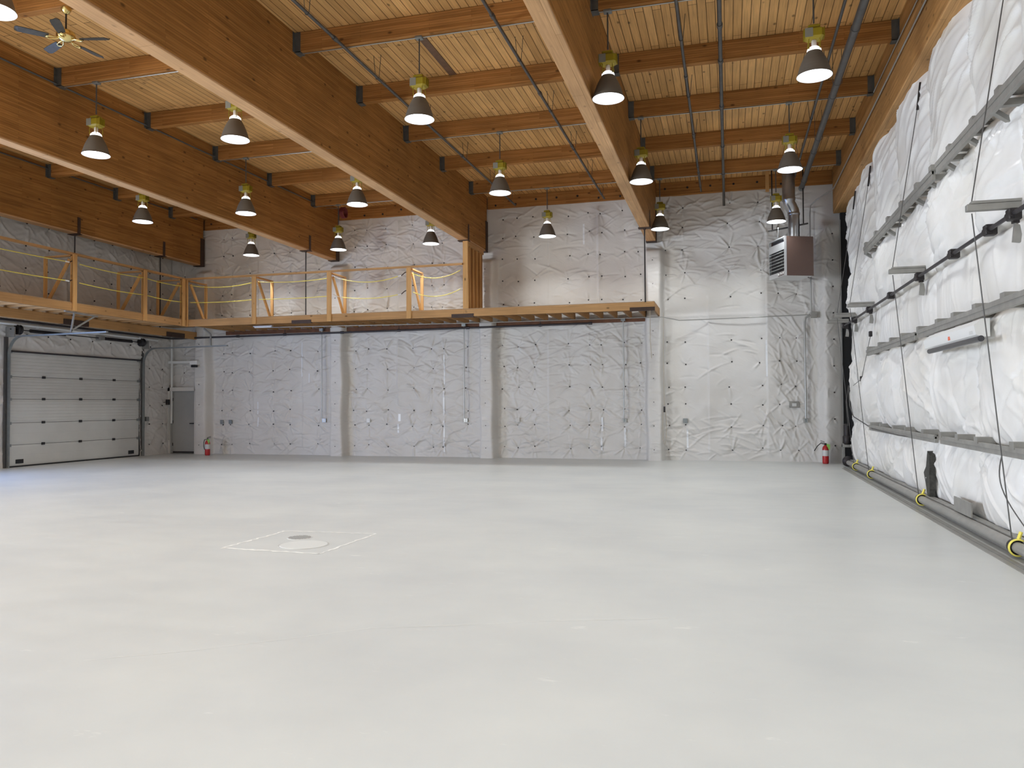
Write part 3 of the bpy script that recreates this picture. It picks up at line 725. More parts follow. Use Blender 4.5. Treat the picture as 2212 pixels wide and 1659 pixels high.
t = thing('drop_pipe', (-.07, 15, 7.4), 'grey pipe beside the thin one in the right roof bay, dropping at the back wall', 'pipe', 'sprinkler pipes under the roof')
MB().tube([(-.07, 4, 7.40), (-.07, 22.0, 7.40), (-.07, 22.08, 7.36), (-.07, 22.1, 7.0)], .034, 10).build('pipe', 'greypipe', t)
for y in (9.2, 12.3, 13.6, 15.7, 18.2, 20.4): MB().tube([(-.07, y-.05, 7.40), (-.07, y+.05, 7.40)], .046, 10).build('coupling', 'greypipe', t)
t = thing('main_pipe', (1.9, 14, 7.2), 'thickest dark grey ceiling pipe, running close to the header beam', 'pipe', 'sprinkler pipes under the roof')
MB().tube([(1.9, 4, 7.22), (1.9, 21.4, 7.22), (1.9, 21.6, 7.22)], .062, 14).build('pipe', 'greypipe', t)
for y in (9, 12.6, 15.3, 18.6): MB().tube([(1.9, y-.04, 7.22), (1.9, y+.04, 7.22)], .07, 14).build('coupling', 'greypipe', t)
MB().tube([(1.9, 21.55, 7.22), (1.9, 21.72, 7.22)], .075, 14).build('end_cap', 'galv', t)
hangers(t, 1.9, 7.22, (10.3, 14.6, 17.6, 20.9), .062)
t = thing('small_pipe', (1.72, 14, 7.36), 'thin pipe hung just left of the thickest ceiling pipe', 'pipe', 'sprinkler pipes under the roof')
MB().tube([(1.68, 4, 7.40), (1.70, 21.8, 7.40)], .024, 10).build('pipe', 'greypipe', t)
hangers(t, 1.69, 7.40, (10.8, 14.2, 16.9, 19.7), .024)
# conduits on the beam faces
t = thing('conduit_run', (-11.78, 15, 7.62), 'conduit along the right face of the second beam from the left', 'conduit', 'conduits on the beam faces')
MB().tube([(-11.79, 4, 7.42), (-11.79, 12, 7.5), (-11.79, 21.0, 7.6)], .018, 8).build('conduit', 'greypipe', t)
t = thing('conduit_run', (-16.73, 15, 7.7), 'conduit along the right face of the leftmost beam', 'conduit', 'conduits on the beam faces')
MB().tube([(-16.74, 8, 7.66), (-16.74, 21.8, 7.70)], .018, 8).build('conduit', 'greypipe', t)
t = thing('conduit_run', (2.7, 15, 7.3), 'bright conduit along the face of the header beam, turning down the back wall', 'conduit', 'conduits on the beam faces')
MB().tube([(2.695, 4, 7.16), (2.695, 21.2, 7.16), (2.66, 21.5, 7.1), (2.3, 22.1, 6.98), (2.16, 22.14, 6.85), (2.14, 22.14, 6.6), (2.14, 22.14, 3.95)], .016, 8).build('conduit', 'conduit', t)
MB().tube([(2.70, 4, 7.38), (2.70, 15.9, 7.44)], .012, 8).build('conduit', 'conduit', t)
# dark stained board in the deck
tag(bx((-5.0, 11.9, 7.785), (-4.86, 14.5, 7.80)).build('ceiling_board', mat('dark_stained_board', (.15, .08, .045), .6, noise=.2, nscale=12)), 'one darker brown board in the pale roof deck', 'board')
# red coil hung on the beam near the back wall
t = thing('hose_coil', (-11.3, 21.3, 7.38), 'dull red coil hanging beside the end of the second beam', 'coil')
c = MB()
for j in range(4):
    c.tube([(-11.25+.03*j, 21.35+.15*math.cos(a)*1.0, 7.42+.15*math.sin(a)) for a in [2*PI*k/20 for k in range(21)]], .022, 8)
c.build('coil', 'redcoil', t)
MB().tube([(-11.79, 21.35, 7.6), (-11.25, 21.35, 7.56)], .008, 6).build('hook', 'conduit', t)

# ------------------------------------------------------------------ ceiling fan
t = thing('ceiling_fan', (-9.36, 9.22, 7.47), 'five-blade ceiling fan with brass body under a purlin, upper left', 'ceiling fan')
fx, fy, fz = -9.36, 9.22, 7.47
MB().lathe([(.075, fz), (.07, fz-.03), (.045, fz-.07), (.02, fz-.09)], (fx, fy, 0), 20).build('canopy', 'brass', t)
MB().tube([(fx, fy, fz-.08), (fx, fy, fz-.34)], .012, 8).build('downrod', 'dark', t)
MB().lathe([(.02, fz-.33), (.09, fz-.34), (.125, fz-.37), (.13, fz-.42), (.11, fz-.46), (.06, fz-.49), (.03, fz-.50), (0, fz-.505)], (fx, fy, 0), 24).build('motor_housing', 'brass', t)
for k in range(5):
    an = math.radians(14+72*k); c, s = math.cos(an), math.sin(an)
    def loc(r, q, z): return (fx+c*r-s*q, fy+s*r+c*q, fz-.47+z)
    P = []
    for r, hw in ((.22, .045), (.27, .055), (.50, .066), (.60, .064), (.635, .045), (.645, .02)):
        P += [loc(r, -hw, -.012), loc(r, hw, .012), loc(r, hw, .020), loc(r, -hw, -.004)]
    F = [(0, 1, 2, 3), (23, 22, 21, 20)]
    for i in range(5):
        for j in range(4): F.append((i*4+j, i*4+4+j, i*4+4+(j+1) % 4, i*4+(j+1) % 4))
    bl = MB().add(P, F).build('blade', 'blade', t)
    MB().tube([loc(.09, 0, .02), loc(.15, .03, -.005), loc(.21, .035, -.012), loc(.26, 0, -.014), loc(.21, -.035, -.022), loc(.15, -.03, -.012), loc(.09, 0, .0)], .010, 6).build('blade_iron', 'brass', bl)

# ------------------------------------------------------------------ unit heater and flue
ca, sa = math.cos(math.radians(23)), math.sin(math.radians(23))
hx, hy, hz0, hz1 = 1.39, 20.75, 4.80, 5.80
SD, FR = .78, .84          # side depth, louvred front width
def hl(u, v, z): # u along the brown side (right/back), v along the front (left/back)
    return (hx+ca*u-sa*v, hy+sa*u+ca*v, z)
def hbox(u0, u1, v0, v1, z0, z1, mb=None):
    mb = mb or MB()
    P = [hl(u0,v0,z0), hl(u1,v0,z0), hl(u1,v1,z0), hl(u0,v1,z0), hl(u0,v0,z1), hl(u1,v0,z1), hl(u1,v1,z1), hl(u0,v1,z1)]
    return mb.add(P, [(0,3,2,1),(4,5,6,7),(0,1,5,4),(1,2,6,5),(2,3,7,6),(3,0,4,7)])
t = thing('unit_heater', (hx+.3, hy+.5, hz0), 'brown and silver gas unit heater hung near the back wall', 'heater')
hbox(.03, SD, 0, .02, hz0, hz1).build('side_panel', 'brownpanel', t)
hbox(.06, SD, FR-.02, FR, hz0, hz1).build('side_panel', 'brownpanel', t)
hbox(.06, SD, .02, FR-.02, hz0, hz0+.02).build('bottom_panel', 'alu', t)
hbox(.10, SD, .02, FR-.02, hz1-.02, hz1).build('top_panel', 'galv', t)
hbox(SD-.02, SD, .02, FR-.02, hz0+.02, hz1-.02).build('back_panel', 'galv', t)
f = MB(); hbox(-.0, .06, -.004, .016, hz0, hz1, f); hbox(0, .06, FR-.016, FR, hz0, hz1-.0, f); hbox(0, .06, .016, FR-.016, hz0, hz0+.12, f)
hbox(0, .05, .016, FR-.016, hz1-.03, hz1, f); hbox(0, .03, .016, FR-.016, hz1-.33, hz1-.14, f); f.build('front_frame', 'alu', t)
hbox(.09, .11, .02, FR-.02, hz0+.1, hz1-.04).build('grille_back', 'fin', t)
f = MB(); 
for k in range(14): hbox(.06, .085, .06+k*.055, .085+k*.055, hz0+.12, hz1-.33, f)
f.build('heat_tubes', 'greypipe', t)
for k in range(6):
    z = hz0+.19+k*.083
    lv = MB(); P = [hl(-.02, .016, z-.0), hl(-.02, FR-.016, z), hl(.05, FR-.016, z+.035), hl(.05, .016, z+.035)]
    P2 = [(a, b_, c_+.008) for a, b_, c_ in P]; lv.add(P+P2, [(0,1,2,3),(7,6,5,4),(0,4,5,1),(1,5,6,2),(2,6,7,3),(3,7,4,0)])
    lv.build('louvre', 'alu', t)
hbox(-.012, -.005, .03, .32, hz0+.022, hz0+.108).build('badge_plate', 'brownpanel', t)
# lettering on the badge, reading towards the room on the left
ex = Vector((sa, -ca, 0)); ez = Vector((0, 0, 1)); en = ex.cross(ez)
mw = Matrix((ex, ez, en)).transposed().to_4x4(); mw.translation = Vector(hl(-.0135, .175, hz0+.065))-Vector(t['_w'])
text(t, 'lettering', 'REZNOR', .085, 'white', mw)
# hanging frame
A = (1.04, 21.05, 6.0); B = (2.03, 21.55, 6.25)
MB().beam(A, B, .04, .04).build('hanger_channel', 'greypipe', t)
for p in ((1.13, 21.10, 6.03), (1.92, 21.49, 6.22)): MB().tube([p, (p[0], p[1], 7.8)], .016, 8).build('hanger_rod', 'dark', t)
MB().tube([(1.68, 21.0, 6.1), (1.68, 21.0, hz1)], .010, 6).build('hanger_rod', 'alu', t)
MB().tube([(1.25, 20.72, 6.0), (1.25, 20.9, hz1)], .010, 6).build('hanger_rod', 'alu', t)
MB().tube([hl(SD, .2, 5.25), hl(SD+.08, .2, 5.2), hl(SD+.1, .2, 5.0), hl(SD+.06, .2, 4.85), hl(SD-.05, .2, 4.79)], .010, 8).build('gas_hose', 'dark', t)
t = thing('flue_pipe', (1.55, 21.1, 5.8), 'shiny galvanized flue rising with a kink above the heater', 'flue')
MB().lathe([(.145, 5.78), (.145, 6.42)], (1.66, 21.2, 0), 24).build('lower_duct', 'duct', t)
MB().lathe([(.15, 6.40), (.156, 6.42), (.156, 6.45), (.15, 6.47)], (1.66, 21.2, 0), 24).build('seam_ring', 'duct', t)
MB().tube([(1.66, 21.2, 6.42), (1.655, 21.2, 6.50), (1.60, 21.17, 6.62), (1.54, 21.12, 6.72), (1.535, 21.1, 6.80)], .148, 24).build('elbow', 'duct', t)
MB().lathe([(.155, 6.76), (.162, 6.78), (.162, 6.82), (.155, 6.84)], (1.535, 21.1, 0), 24).build('seam_ring', 'duct', t)
MB().lathe([(.158, 6.80), (.158, 7.8)], (1.535, 21.1, 0), 24).build('upper_duct', 'duct', t)
tag(bx((1.0, 21.6, 7.18), (1.09, 21.66, 7.8)).build('blocking_board', 'fir_z'), 'short pale board fixed upright near the flue top', 'board')

# ------------------------------------------------------------------ back wall pipes, boxes, door
t = thing('wall_pipe', (-11, 21.85, 3.8), 'black iron sprinkler pipe under the mezzanine along two walls', 'pipe')
P = [(XL+.35, 10.5, 3.83), (XL+.35, 21.5, 3.80), (XL+.42, 21.75, 3.80), (XL+.6, 21.82, 3.80), (-3.7, 21.82, 3.86)]
MB().tube(P, .03, 10).build('pipe', 'pipe_dark', t)
for x in (-15.2, -13.5, -11.5, -9.6, -7.4, -5.2, -3.75): MB().tube([(x-.05, 21.82, 3.80+.06*(x+18)/14.3), (x+.05, 21.82, 3.80+.06*(x+18)/14.3)], .042, 10).build('coupling', 'pipe_dark', t)
for x in (-13.5, -9.6, -5.2): MB().tube([(x, 21.82, 3.8), (x, 21.82, 3.96)], .01, 6).build('pipe_hanger', 'dark', t)
t = thing('conduit_run', (-7, 21.6, 3.93), 'pale conduit under the mezzanine joists continuing right across the wall', 'conduit')
MB().tube([(-14.0, 21.0, 3.975), (-11, 21.3, 3.975), (-7.5, 21.7, 3.97), (-1.75, 21.78, 3.965), (-1.3, 22.0, 3.88), (-.6, 22.18, 3.90), (2.1, 22.14, 3.93)], .013, 8).build('conduit', 'conduit', t)
for x, z, top, face, lb in [(-12.36, 1.10, 3.95, 1, 'outlet box with conduit on the back wall, leftmost of those with vertical conduit'),
                      (-7.62, 1.11, 3.95, 1, 'outlet box with vertical conduit, left of the post below the board partition'),
                      (-2.86, 1.11, 3.95, 0, 'grey outlet box with vertical conduit below the right end of the mezzanine'),
                      (1.97, 1.11, 3.80, 0, 'outlet box with thick conduit near the right end of the back wall')]:
    yy = WALLY(x, z)-.06
    yt = min(yy, 22.14)
    t = thing('outlet_box', (x, yy, z), lb, 'outlet box', 'outlet boxes on the back wall')
    bx((x-.06, yy-.01, z-.06), (x+.06, yy+.06, z+.06), .006).build('box', 'conduit', t)
    bx((x-.03, yy-.016, z-.045), (x+.03, yy-.01, z+.045)).build('cover', 'white' if face else 'galv', t)
    if x > 0: P = [(x, yt, z+.06), (x, yt, 3.72), (x+.03, yt, 3.86), (x+.15, yt, 3.92)]
    else: P = [(x, yt-.03, z+.06), (x, yt-.03, top)]
    MB().tube(P, .016 if x < 0 else .024, 8).build('conduit', 'conduit', t)
    if x < 0: bx((x-.06, yt-.09, top-.03), (x+.06, yt-.0, top+.06)).build('junction_box', 'galv', t)
t = thing('junction_box', (2.2, 22.1, 3.9), 'grey junction box where the conduits meet high on the back wall', 'junction box')
bx((2.13, 22.05, 3.84), (2.29, 22.16, 4.0), .006).build('box', 'steelgrey', t)
for x, z, mt_, lb in [(-10.83, 1.10, 'white', 'small white outlet plate on the back wall, right of the second post'), (-16.1, 1.05, 'galv', 'grey outlet plate left of its twin above the left extinguisher'),
                  (-15.77, 1.05, 'galv', 'grey outlet plate right of its twin above the left extinguisher'), (-6.0, 1.12, 'ins', 'wrapped outlet box on the back wall right of the third post'),
                  (-1.18, 1.10, 'galv', 'grey plate on the back wall right of the hanging cord')]:
    yy = WALLY(x, z)-.03
    t = thing('outlet_plate', (x, yy, z), lb, 'outlet plate', 'outlet plates on the back wall')
    bx((x-.06, yy-.015, z-.065), (x+.06, yy+.04, z+.065), .006).build('plate', mt_, t)
    bx((x-.02, yy-.02, z-.035), (x+.02, yy-.015, z+.035)).build('socket', mt_, t)
t = thing('thermostat_panel', (1.68, 22.15, 1.53), 'grey metal control panel low on the right of the back wall', 'panel')
yy = WALLY(1.68, 1.53)-.03
bx((1.56, yy-.02, 1.45), (1.81, yy+.05, 1.62), .006).build('frame', 'steelgrey', t)
bx((1.63, yy-.03, 1.49), (1.74, yy-.02, 1.57)).build('display', 'label', t)
# security light and strut over the small door
t = thing('emergency_light', (-16.85, 21.8, 2.95), 'white emergency light box above the small grey door', 'emergency light')
bx((-17.0, 21.78, 2.93), (-16.72, 21.94, 3.06), .01).build('box', 'white', t)
bx((-16.90, 21.72, 2.84), (-16.72, 21.84, 2.92), .01).build('lamp_head', 'black', t)
t = thing('wall_channel', (-17.5, 22.1, 3.05), 'white metal channel across the wall above the small door', 'channel')
bx((XL+.03, 22.08, 3.0), (-17.0, 22.16, 3.08), .005).build('channel', 'white', t)
bx((XL+.12, 22.10, 1.0), (XL+.17, 22.15, 3.9), .004).build('upright', 'white', t)
# cord on the wall
t = thing('cleat_cord', (-1.78, 22.0, 1.4), 'tan cord looped on a cleat, hanging right of the fourth post', 'cord')
MB().tube([(-1.72, 21.9, 4.1), (-1.74, 21.93, 2.6), (-1.72, 21.92, 1.52)], .006, 6).build('cord_line', 'cord', t)
MB().tube([(-1.72+.05*math.sin(a), 21.92, .95+.5*math.cos(a)) for a in [2*PI*k/24 for k in range(25)]], .007, 6).build('cord_loop', 'cord', t)
MB().beam((-1.72, 21.92, 1.34), (-1.72, 21.92, 1.5), .05, .05).build('cleat', 'dark', t)
tag(MB().tube([(-1.93, MY+.004, 4.05), (-1.93, MY-.01, 3.2), (-1.90, MY-.02, 2.75)], .007, 6).build('pull_cord', 'cord'), 'thin pale cord hanging from the right end of the mezzanine', 'cord')
t = thing('tube_light', (-13.55, 20.72, 3.95), 'short white tube light fixed under the mezzanine joists', 'lamp')
MB().tube([(-13.85, 20.72, 3.955), (-13.27, 20.70, 3.955)], .022, 10).build('tube', 'white', t)
bx((-13.88, 20.68, 3.965), (-13.24, 20.76, 3.995)).build('housing', 'alu', t)
# small door
t = struct_empty('door_2', (-17.52, 22.25, 0))
f = MB().box((-18.08, 22.08, 0), (-18.0, 22.2, 2.2)).box((-17.04, 22.08, 0), (-16.97, 22.2, 2.2)).box((-18.08, 22.08, 2.08), (-16.97, 22.2, 2.2)); f.build('casing', 'ins', t)
bx((-17.98, 22.21, .01), (-17.06, 22.26, 2.06), .004).build('door_leaf', 'greydoor', t)
f = MB().box((-18.04, 22.12, 0), (-17.98, 22.26, 2.12)).box((-17.06, 22.12, 0), (-17.0, 22.26, 2.12)).box((-18.04, 22.12, 2.06), (-17.0, 22.26, 2.12)); f.build('door_frame', 'greydoor', t)
MB().tube([(-17.14, 22.20, 1.0), (-17.14, 22.14, 1.0), (-17.26, 22.14, 1.0)], .016, 8).build('door_handle', 'dark', t)
for z in (.3, 1.05, 1.8): bx((-17.985, 22.195, z-.05), (-17.955, 22.215, z+.05)).build('hinge', 'dark', t)
bx((-17.95, 22.19, .02), (-17.06, 22.21, .07)).build('sweep', 'dark', t)

# extinguishers
def extinguisher(x, y, side, lb):
    t = thing('fire_extinguisher', (x, y, 0), lb, 'fire extinguisher', 'fire extinguishers by the back wall')
    MB().lathe([(0, 0), (.068, 0), (.078, .015), (.08, .03), (.08, .38), (.07, .43), (.04, .47), (.026, .48)], (x, y, 0), 24).build('cylinder', 'red', t)
    MB().lathe([(.0805, .2), (.0815, .21), (.0815, .34), (.0805, .35)], (x, y, 0), 24).build('label_band', 'label', t)
    MB().lathe([(.028, .47), (.028, .53), (0, .535)], (x, y, 0), 12).build('valve', 'dark', t)
    MB().beam((x-.02, y, .54), (x+.12*side, y, .56), .02, .012).beam((x-.02, y, .56), (x+.12*side, y, .60), .02, .012).build('handle', 'dark', t)
    if side > 0: P = [(x-.03, y-.02, .51), (x-.09, y-.03, .50), (x-.12, y-.03, .42), (x-.12, y-.03, .28), (x-.09, y-.03, .18)]
    else: P = [(x-.03, y-.02, .51), (x-.12, y-.05, .53), (x-.2, y-.06, .46), (x-.28, y-.06, .33)]
    MB().tube(P, .012, 8).build('hose', 'black', t)
    MB().add([(x+.02, y-.05, .52), (x+.11, y-.05, .50), (x+.10, y-.05, .36), (x+.03, y-.05, .40), (x+.02, y-.045, .52), (x+.11, y-.045, .50), (x+.10, y-.045, .36), (x+.03, y-.045, .40)],
             [(0,1,2,3),(7,6,5,4),(0,4,5,1),(1,5,6,2),(2,6,7,3),(3,7,4,0)]).build('inspection_tag', 'green', t)
extinguisher(-16.12, 21.55, 1, 'red fire extinguisher on the floor beside the first wrapped post, left')
extinguisher(2.40, 21.75, -1, 'red fire extinguisher on the floor near the right end of the back wall')

# ------------------------------------------------------------------ roll-up door on the left wall
t = struct_empty('door_1', (XL, 18.4, 0))
zz = [0.03, .58, 1.16, 1.79, 2.38, 3.03]
for k in range(5):
    z0, z1 = zz[k]+.001, zz[k+1]-.001
    pn = MB()
    x0 = XL-.03; prof = [(x0, z0+.004), (x0+.028, z0+.004), (x0+.034, z0+.03), (x0+.035, z0+.04)]
    n = 6 if k > 1 else 2
    for j in range(n):
        a = z0+.05+(z1-z0-.1)*j/n; b_ = z0+.05+(z1-z0-.1)*(j+1)/n
        prof += [(x0+.035, a), (x0+.041, a+.012), (x0+.041, b_-.012), (x0+.035, b_)] if k > 1 else [(x0+.035, a), (x0+.037, a+.012), (x0+.037, b_-.012), (x0+.035, b_)]
    prof += [(x0+.035, z1-.04), (x0+.034, z1-.03), (x0+.028, z1-.004), (x0, z1-.004)]
    V = [(a, GY0+.02, b_) for a, b_ in prof]+[(a, GY1-.02, b_) for a, b_ in prof]; nn = len(prof)
    pn.add(V, [(i, (i+1) % nn, (i+1) % nn+nn, i+nn) for i in range(nn)]+[tuple(range(nn-1, -1, -1)), tuple(range(nn, 2*nn))])
    po = pn.build('door_panel', 'offwhite', t)
    if k < 4:
        for y in (17.18, 18.45, 19.72):
            MB().box((XL+.012, y-.05, z1-.03), (XL+.03, y+.05, z1+.035)).build('hinge', 'black', po)
    for y in (GY0+.06, GY1-.06):
        MB().box((XL+.012, y-.06, z1-.04), (XL+.05, y+.05, z1+.03)).build('roller_bracket', 'galv', po)
    if k == 0:
        for y in (16.45, 20.45): bx((XL+.008, y-.12, .09), (XL+.02, y+.12, .20), .004).build('pull_plate', 'black', po)
bx((XL-.06, GY0-.05, 0), (XL-.032, GY1+.05, GZ+.1)).build('light_block_sheet', 'dark', t)  # unseen sheet added to stop outside light leaking between the panels
bx((XL-.02, GY0+.02, 0), (XL+.03, GY1-.02, .03)).build('bottom_seal', 'black', t)
bx((XL+.0, GY0, GZ-.01), (XL+.075, GY1, GZ+.03)).build('top_seal', 'pipe_dark', t)
for y, s in ((GY0, -1), (GY1, 1)):
    yy = y+s*.05
    P = [(XL+.12, yy, 0), (XL+.12, yy, 2.95)]+[(XL+.12+.42*(1-math.cos(a)), yy, 2.95+.46*math.sin(a)) for a in [PI/2*k/8 for k in range(1, 9)]]+[(-14.9, yy, 3.44)]
    tr = MB()
    for a, b_ in zip(P[:-1], P[1:]): tr.beam(a, b_, .075, .05, (0, 1, 0)) if False else tr.beam(a, b_, .07, .035)
    tr.build('track', 'galv', t)
    bx((XL+.02, yy-.05*(s < 0)-.02, 0), (XL+.07, yy+.05*(s > 0)+.02, 3.4)).build('jamb_angle', 'greypipe', t)
    bx((XL+.02, yy-.02, 3.40), (XL+.30, yy+.02, 3.66)).build('bearing_plate', 'steelgrey', t)
    MB().tube([(XL+.05, yy, 3.42), (-16.9, yy, 3.43)], .014, 6).build('track_angle', 'steelgrey', t)
    MB().lathe([(.02, -.05), (.13, -.05), (.13, -.035), (.10, -.03), (.10, .03), (.13, .035), (.13, .05), (.02, .05)], (XL+.2, y-s*.14, 3.60), 20, True, 'Y').build('cable_drum', 'dark', t)
MB().tube([(XL+.2, GY0-.1, 3.60), (XL+.2, GY1+.1, 3.60)], .014, 8).build('spring_shaft', 'dark', t)
for a, b_ in ((GY0+.5, GY0+1.65), (GY1-1.75, GY1-.55)):
    MB().tube([(XL+.2+.038*math.cos(q*2*PI/8), a+(b_-a)*q/(8*34), 3.60+.038*math.sin(q*2*PI/8)) for q in range(8*34)], .012, 5).build('torsion_spring', 'dark', t)
bx((XL+.1, GY1-1.9, 3.54), (XL+.3, GY1-1.76, 3.66)).build('spring_anchor', 'steelgrey', t)
# track hangers
MB().beam((-15.5, 20.85, 3.45), (-15.5, 20.85, 3.80), .04, .04, (1, 0, 0)).beam((-15.5, 20.85, 3.80), (-15.75, 20.85, 3.99), .04, .04).build('track_hanger', 'steelgrey', t)
MB().beam((-16.0, 16.0, 3.46), (-16.0, 16.1, 3.98), .035, .035, (1, 0, 0)).beam((-16.0, 16.0, 3.5), (-16.0, 16.75, 3.94), .035, .035, (1, 0, 0)).beam((-16.0, 15.8, 3.98), (-16.0, 16.85, 3.95), .05, .03).build('track_hanger', 'steelgrey', t)
# header strip over the door, white pipe run and jamb flashing
t = thing('header_pipe', (XL+.25, 18, 3.72), 'long white pipe above the roll-up door on the left wall', 'pipe')
MB().tube([(XL+.18, 11, 3.76), (XL+.18, 21.4, 3.72)], .035, 10).build('pipe', 'white', t)
for y in (16.8, 18.8, 20.6): MB().tube([(XL+.18, y-.04, 3.735), (XL+.18, y+.04, 3.735)], .048, 10).build('clamp', 'white', t)
t = thing('outlet_box', (XL+.08, 21.05, 1.17), 'small outlet box on the left wall right of the roll-up door', 'outlet box', 'outlet boxes on the back wall')
bx((XL+.05, 20.99, 1.10), (XL+.12, 21.11, 1.24), .006).build('box', 'galv', t)
t = thing('door_control', (XL+.15, 21.98, 1.7), 'dark chain hoist control on the wall left of the small door', 'control')
bx((XL+.06, 21.93, 1.62), (XL+.16, 22.03, 1.80), .008).build('body', 'dark', t)
MB().tube([(XL+.12, 21.95, 1.72), (XL+.16, 21.72, 1.70)], .012, 6).build('lever', 'dark', t)
MB().tube([(XL+.12, 22.02, 1.62), (XL+.12, 22.02, .5), (XL+.14, 22.0, .45)], .012, 6).build('conduit', 'conduit', t)

# ------------------------------------------------------------------ hangar door hardware on the right
def girt(name, z, h, xf, segs, lb, stubs, up_=1):
    t = thing(name, (xf, 12, z), lb, 'steel girt', 'steel girts of the hangar door')
    for a, b_, dx in segs:
        bx((xf-dx, a, z), (xf-dx+.05, b_, z+h), .004).build('girt_tube', 'steelgrey', t)
        bx((xf-dx-.012, a, z+h*.62), (xf-dx+.03, b_, z+h+.018), .003).build('girt_lip', 'steelgrey', t)
    for y in stubs:
        bx((xf-.02, y-.05, z+h+.0), (XR+.03, y+.09, z+h+.075)).build('clip_angle', 'steelgrey', t)
        if up_: MB().beam((xf+.03, y+.25, z+.03), (XR+.06, y+.3, z-.13), .06, .05).build('strut', 'steelgrey', t)
        bx((xf+.02, y+.04, z+.02), (XR+.05, y+.12, z+.09)).build('clip_angle', 'steelgrey', t)
girt('upper_girt', 4.66, .13, 2.74, [(5, 11.6, .02), (11.9, 17.55, 0)], 'highest steel girt crossing the hangar door, above the hinge shaft', [17.3, 16.2, 15.0, 13.9, 12.8, 11.9, 11.0, 10.0, 9.1, 8.0])
girt('middle_girt', 2.55, .10, 2.76, [(5, 12.9, .02), (13.2, 17.55, 0)], 'steel girt just below the hinge shaft, above the white strip light', [17.3, 16.1, 15.0, 14.1, 12.9, 11.8, 11.0, 10.1, 9.12, 8.0], 0)
girt('lower_girt', 1.02, .09, 2.78, [(5, 11.9, .0), (12.1, 17.4, .02)], 'lowest steel girt of the hangar door, at knee height above the floor', [17.2, 16.2, 15.0, 14.0, 12.8, 11.8, 11.0, 10.2, 9.0, 7.9], 0)
t = thing('hinge_shaft', (2.8, 14, 3.5), 'dark hinge shaft running across the middle of the hangar door', 'shaft')
MB().tube([(2.80, 4.4, 3.5), (2.80, 21.3, 3.5)], .024, 10).build('shaft', 'pipe_dark', t)
for y in (21.0, 19.54, 17.5, 15.25, 13.1, 11.2, 9.75, 9.0, 7.5):
    MB().box((2.76, y-.06, 3.44), (2.88, y+.06, 3.56), .01).tube([(2.80, y-.09, 3.5), (2.80, y+.09, 3.5)], .042, 10).build('bearing', 'dark', t)
ARMS = [(20.96, 'farthest'), (19.54, 'second farthest'), (17.53, 'third farthest'), (13.13, 'second nearest'), (9.05, 'nearest')]
for y, nm in ARMS:
    t = thing('steel_outrigger', (2.66, y, 3.6), 'grey steel arm jutting from the hangar door hinge line, %s of five' % nm, 'steel arm', 'lift arms on the hangar door')
    bx((2.40, y-.04, 3.57), (2.90, y+.04, 3.64), .004).build('arm', 'steelgrey', t)
    bx((2.44, y-.05, 3.64), (2.90, y+.05, 3.668), .003).build('arm_cap', 'steelgrey', t)
    bx((2.82, y-.03, 3.42), (2.88, y+.03, 3.57)).build('arm_bracket', 'dark', t)
    MB().add([(2.84, y-.02, 3.42), (2.885, y-.02, 3.40), (2.90, y-.02, 3.30), (2.89, y-.02, 3.22), (2.82, y-.02, 3.23), (2.84, y+.03, 3.42), (2.885, y+.03, 3.40), (2.90, y+.03, 3.30), (2.89, y+.03, 3.22), (2.82, y+.03, 3.23)],
             [(4,3,2,1,0),(5,6,7,8,9),(0,1,6,5),(1,2,7,6),(2,3,8,7),(3,4,9,8),(4,0,5,9)]).build('tail_plate', 'steelgrey', t)
t = thing('lift_tube', (2.8, 14, .1), 'long grey lift tube along the foot of the hangar door', 'tube')
MB().tube([(2.80, 4, .115), (2.80, 20.6, .115)], .058, 16).build('tube', 'tube', t)
MB().box((2.845, 4, .0), (2.93, 20.8, .185), .004).build('bottom_channel', 'steelgrey', t)
DR = [(19.5, 'farthest'), (17.5, 'second farthest'), (13.15, 'second nearest'), (9.08, 'nearest')]
for y, nm in DR:
    d = thing('cable_drum', (2.8, y, .115), 'yellow-edged cable drum on the lift tube at the door foot, %s of four' % nm, 'cable drum', 'cable drums on the lift tube')
    MB().lathe([(.03, -.05), (.075, -.05), (.075, .05), (.03, .05)], (2.80, y, .115), 20, True, 'Y').build('drum', 'dark', d)
    MB().lathe([(.076, -.075), (.092, -.07), (.092, -.058), (.076, -.053)], (2.80, y, .115), 24, True, 'Y').build('flange', 'yellow', d)
    MB().beam((2.81, y-.05, .20), (2.84, y-.03, .27), .03, .02).build('cable_guide', 'yellow', d)
for (y, nm) in [(19.54, 'farthest'), (17.53, 'second farthest'), (13.13, 'second nearest'), (9.06, 'nearest')]:
    t = thing('lift_cable', (2.8, y, .2), 'thin steel lift cable from the header beam to the door foot, %s of four' % nm, 'cable', 'lift cables of the hangar door')
    MB().tube([(2.76, y, .18), (2.455, y, 3.55)], .0065, 6).build('cable', 'greypipe', t)
    MB().tube([(2.455, y, 3.67), (2.84, y, 6.1)], .0065, 6).build('cable', 'greypipe', t)
    MB().beam((2.84, y, 6.08), (2.89, y, 6.5), .03, .03).build('cable_anchor', 'dark', t)
tag(MB().box((2.60, 4, 0), (2.66, 20.3, .006)).box((2.67, 4, 0), (2.72, 20.6, .012)).build('floor_seal', 'tube'), 'flat grey seal strip on the floor along the hangar door', 'strip')
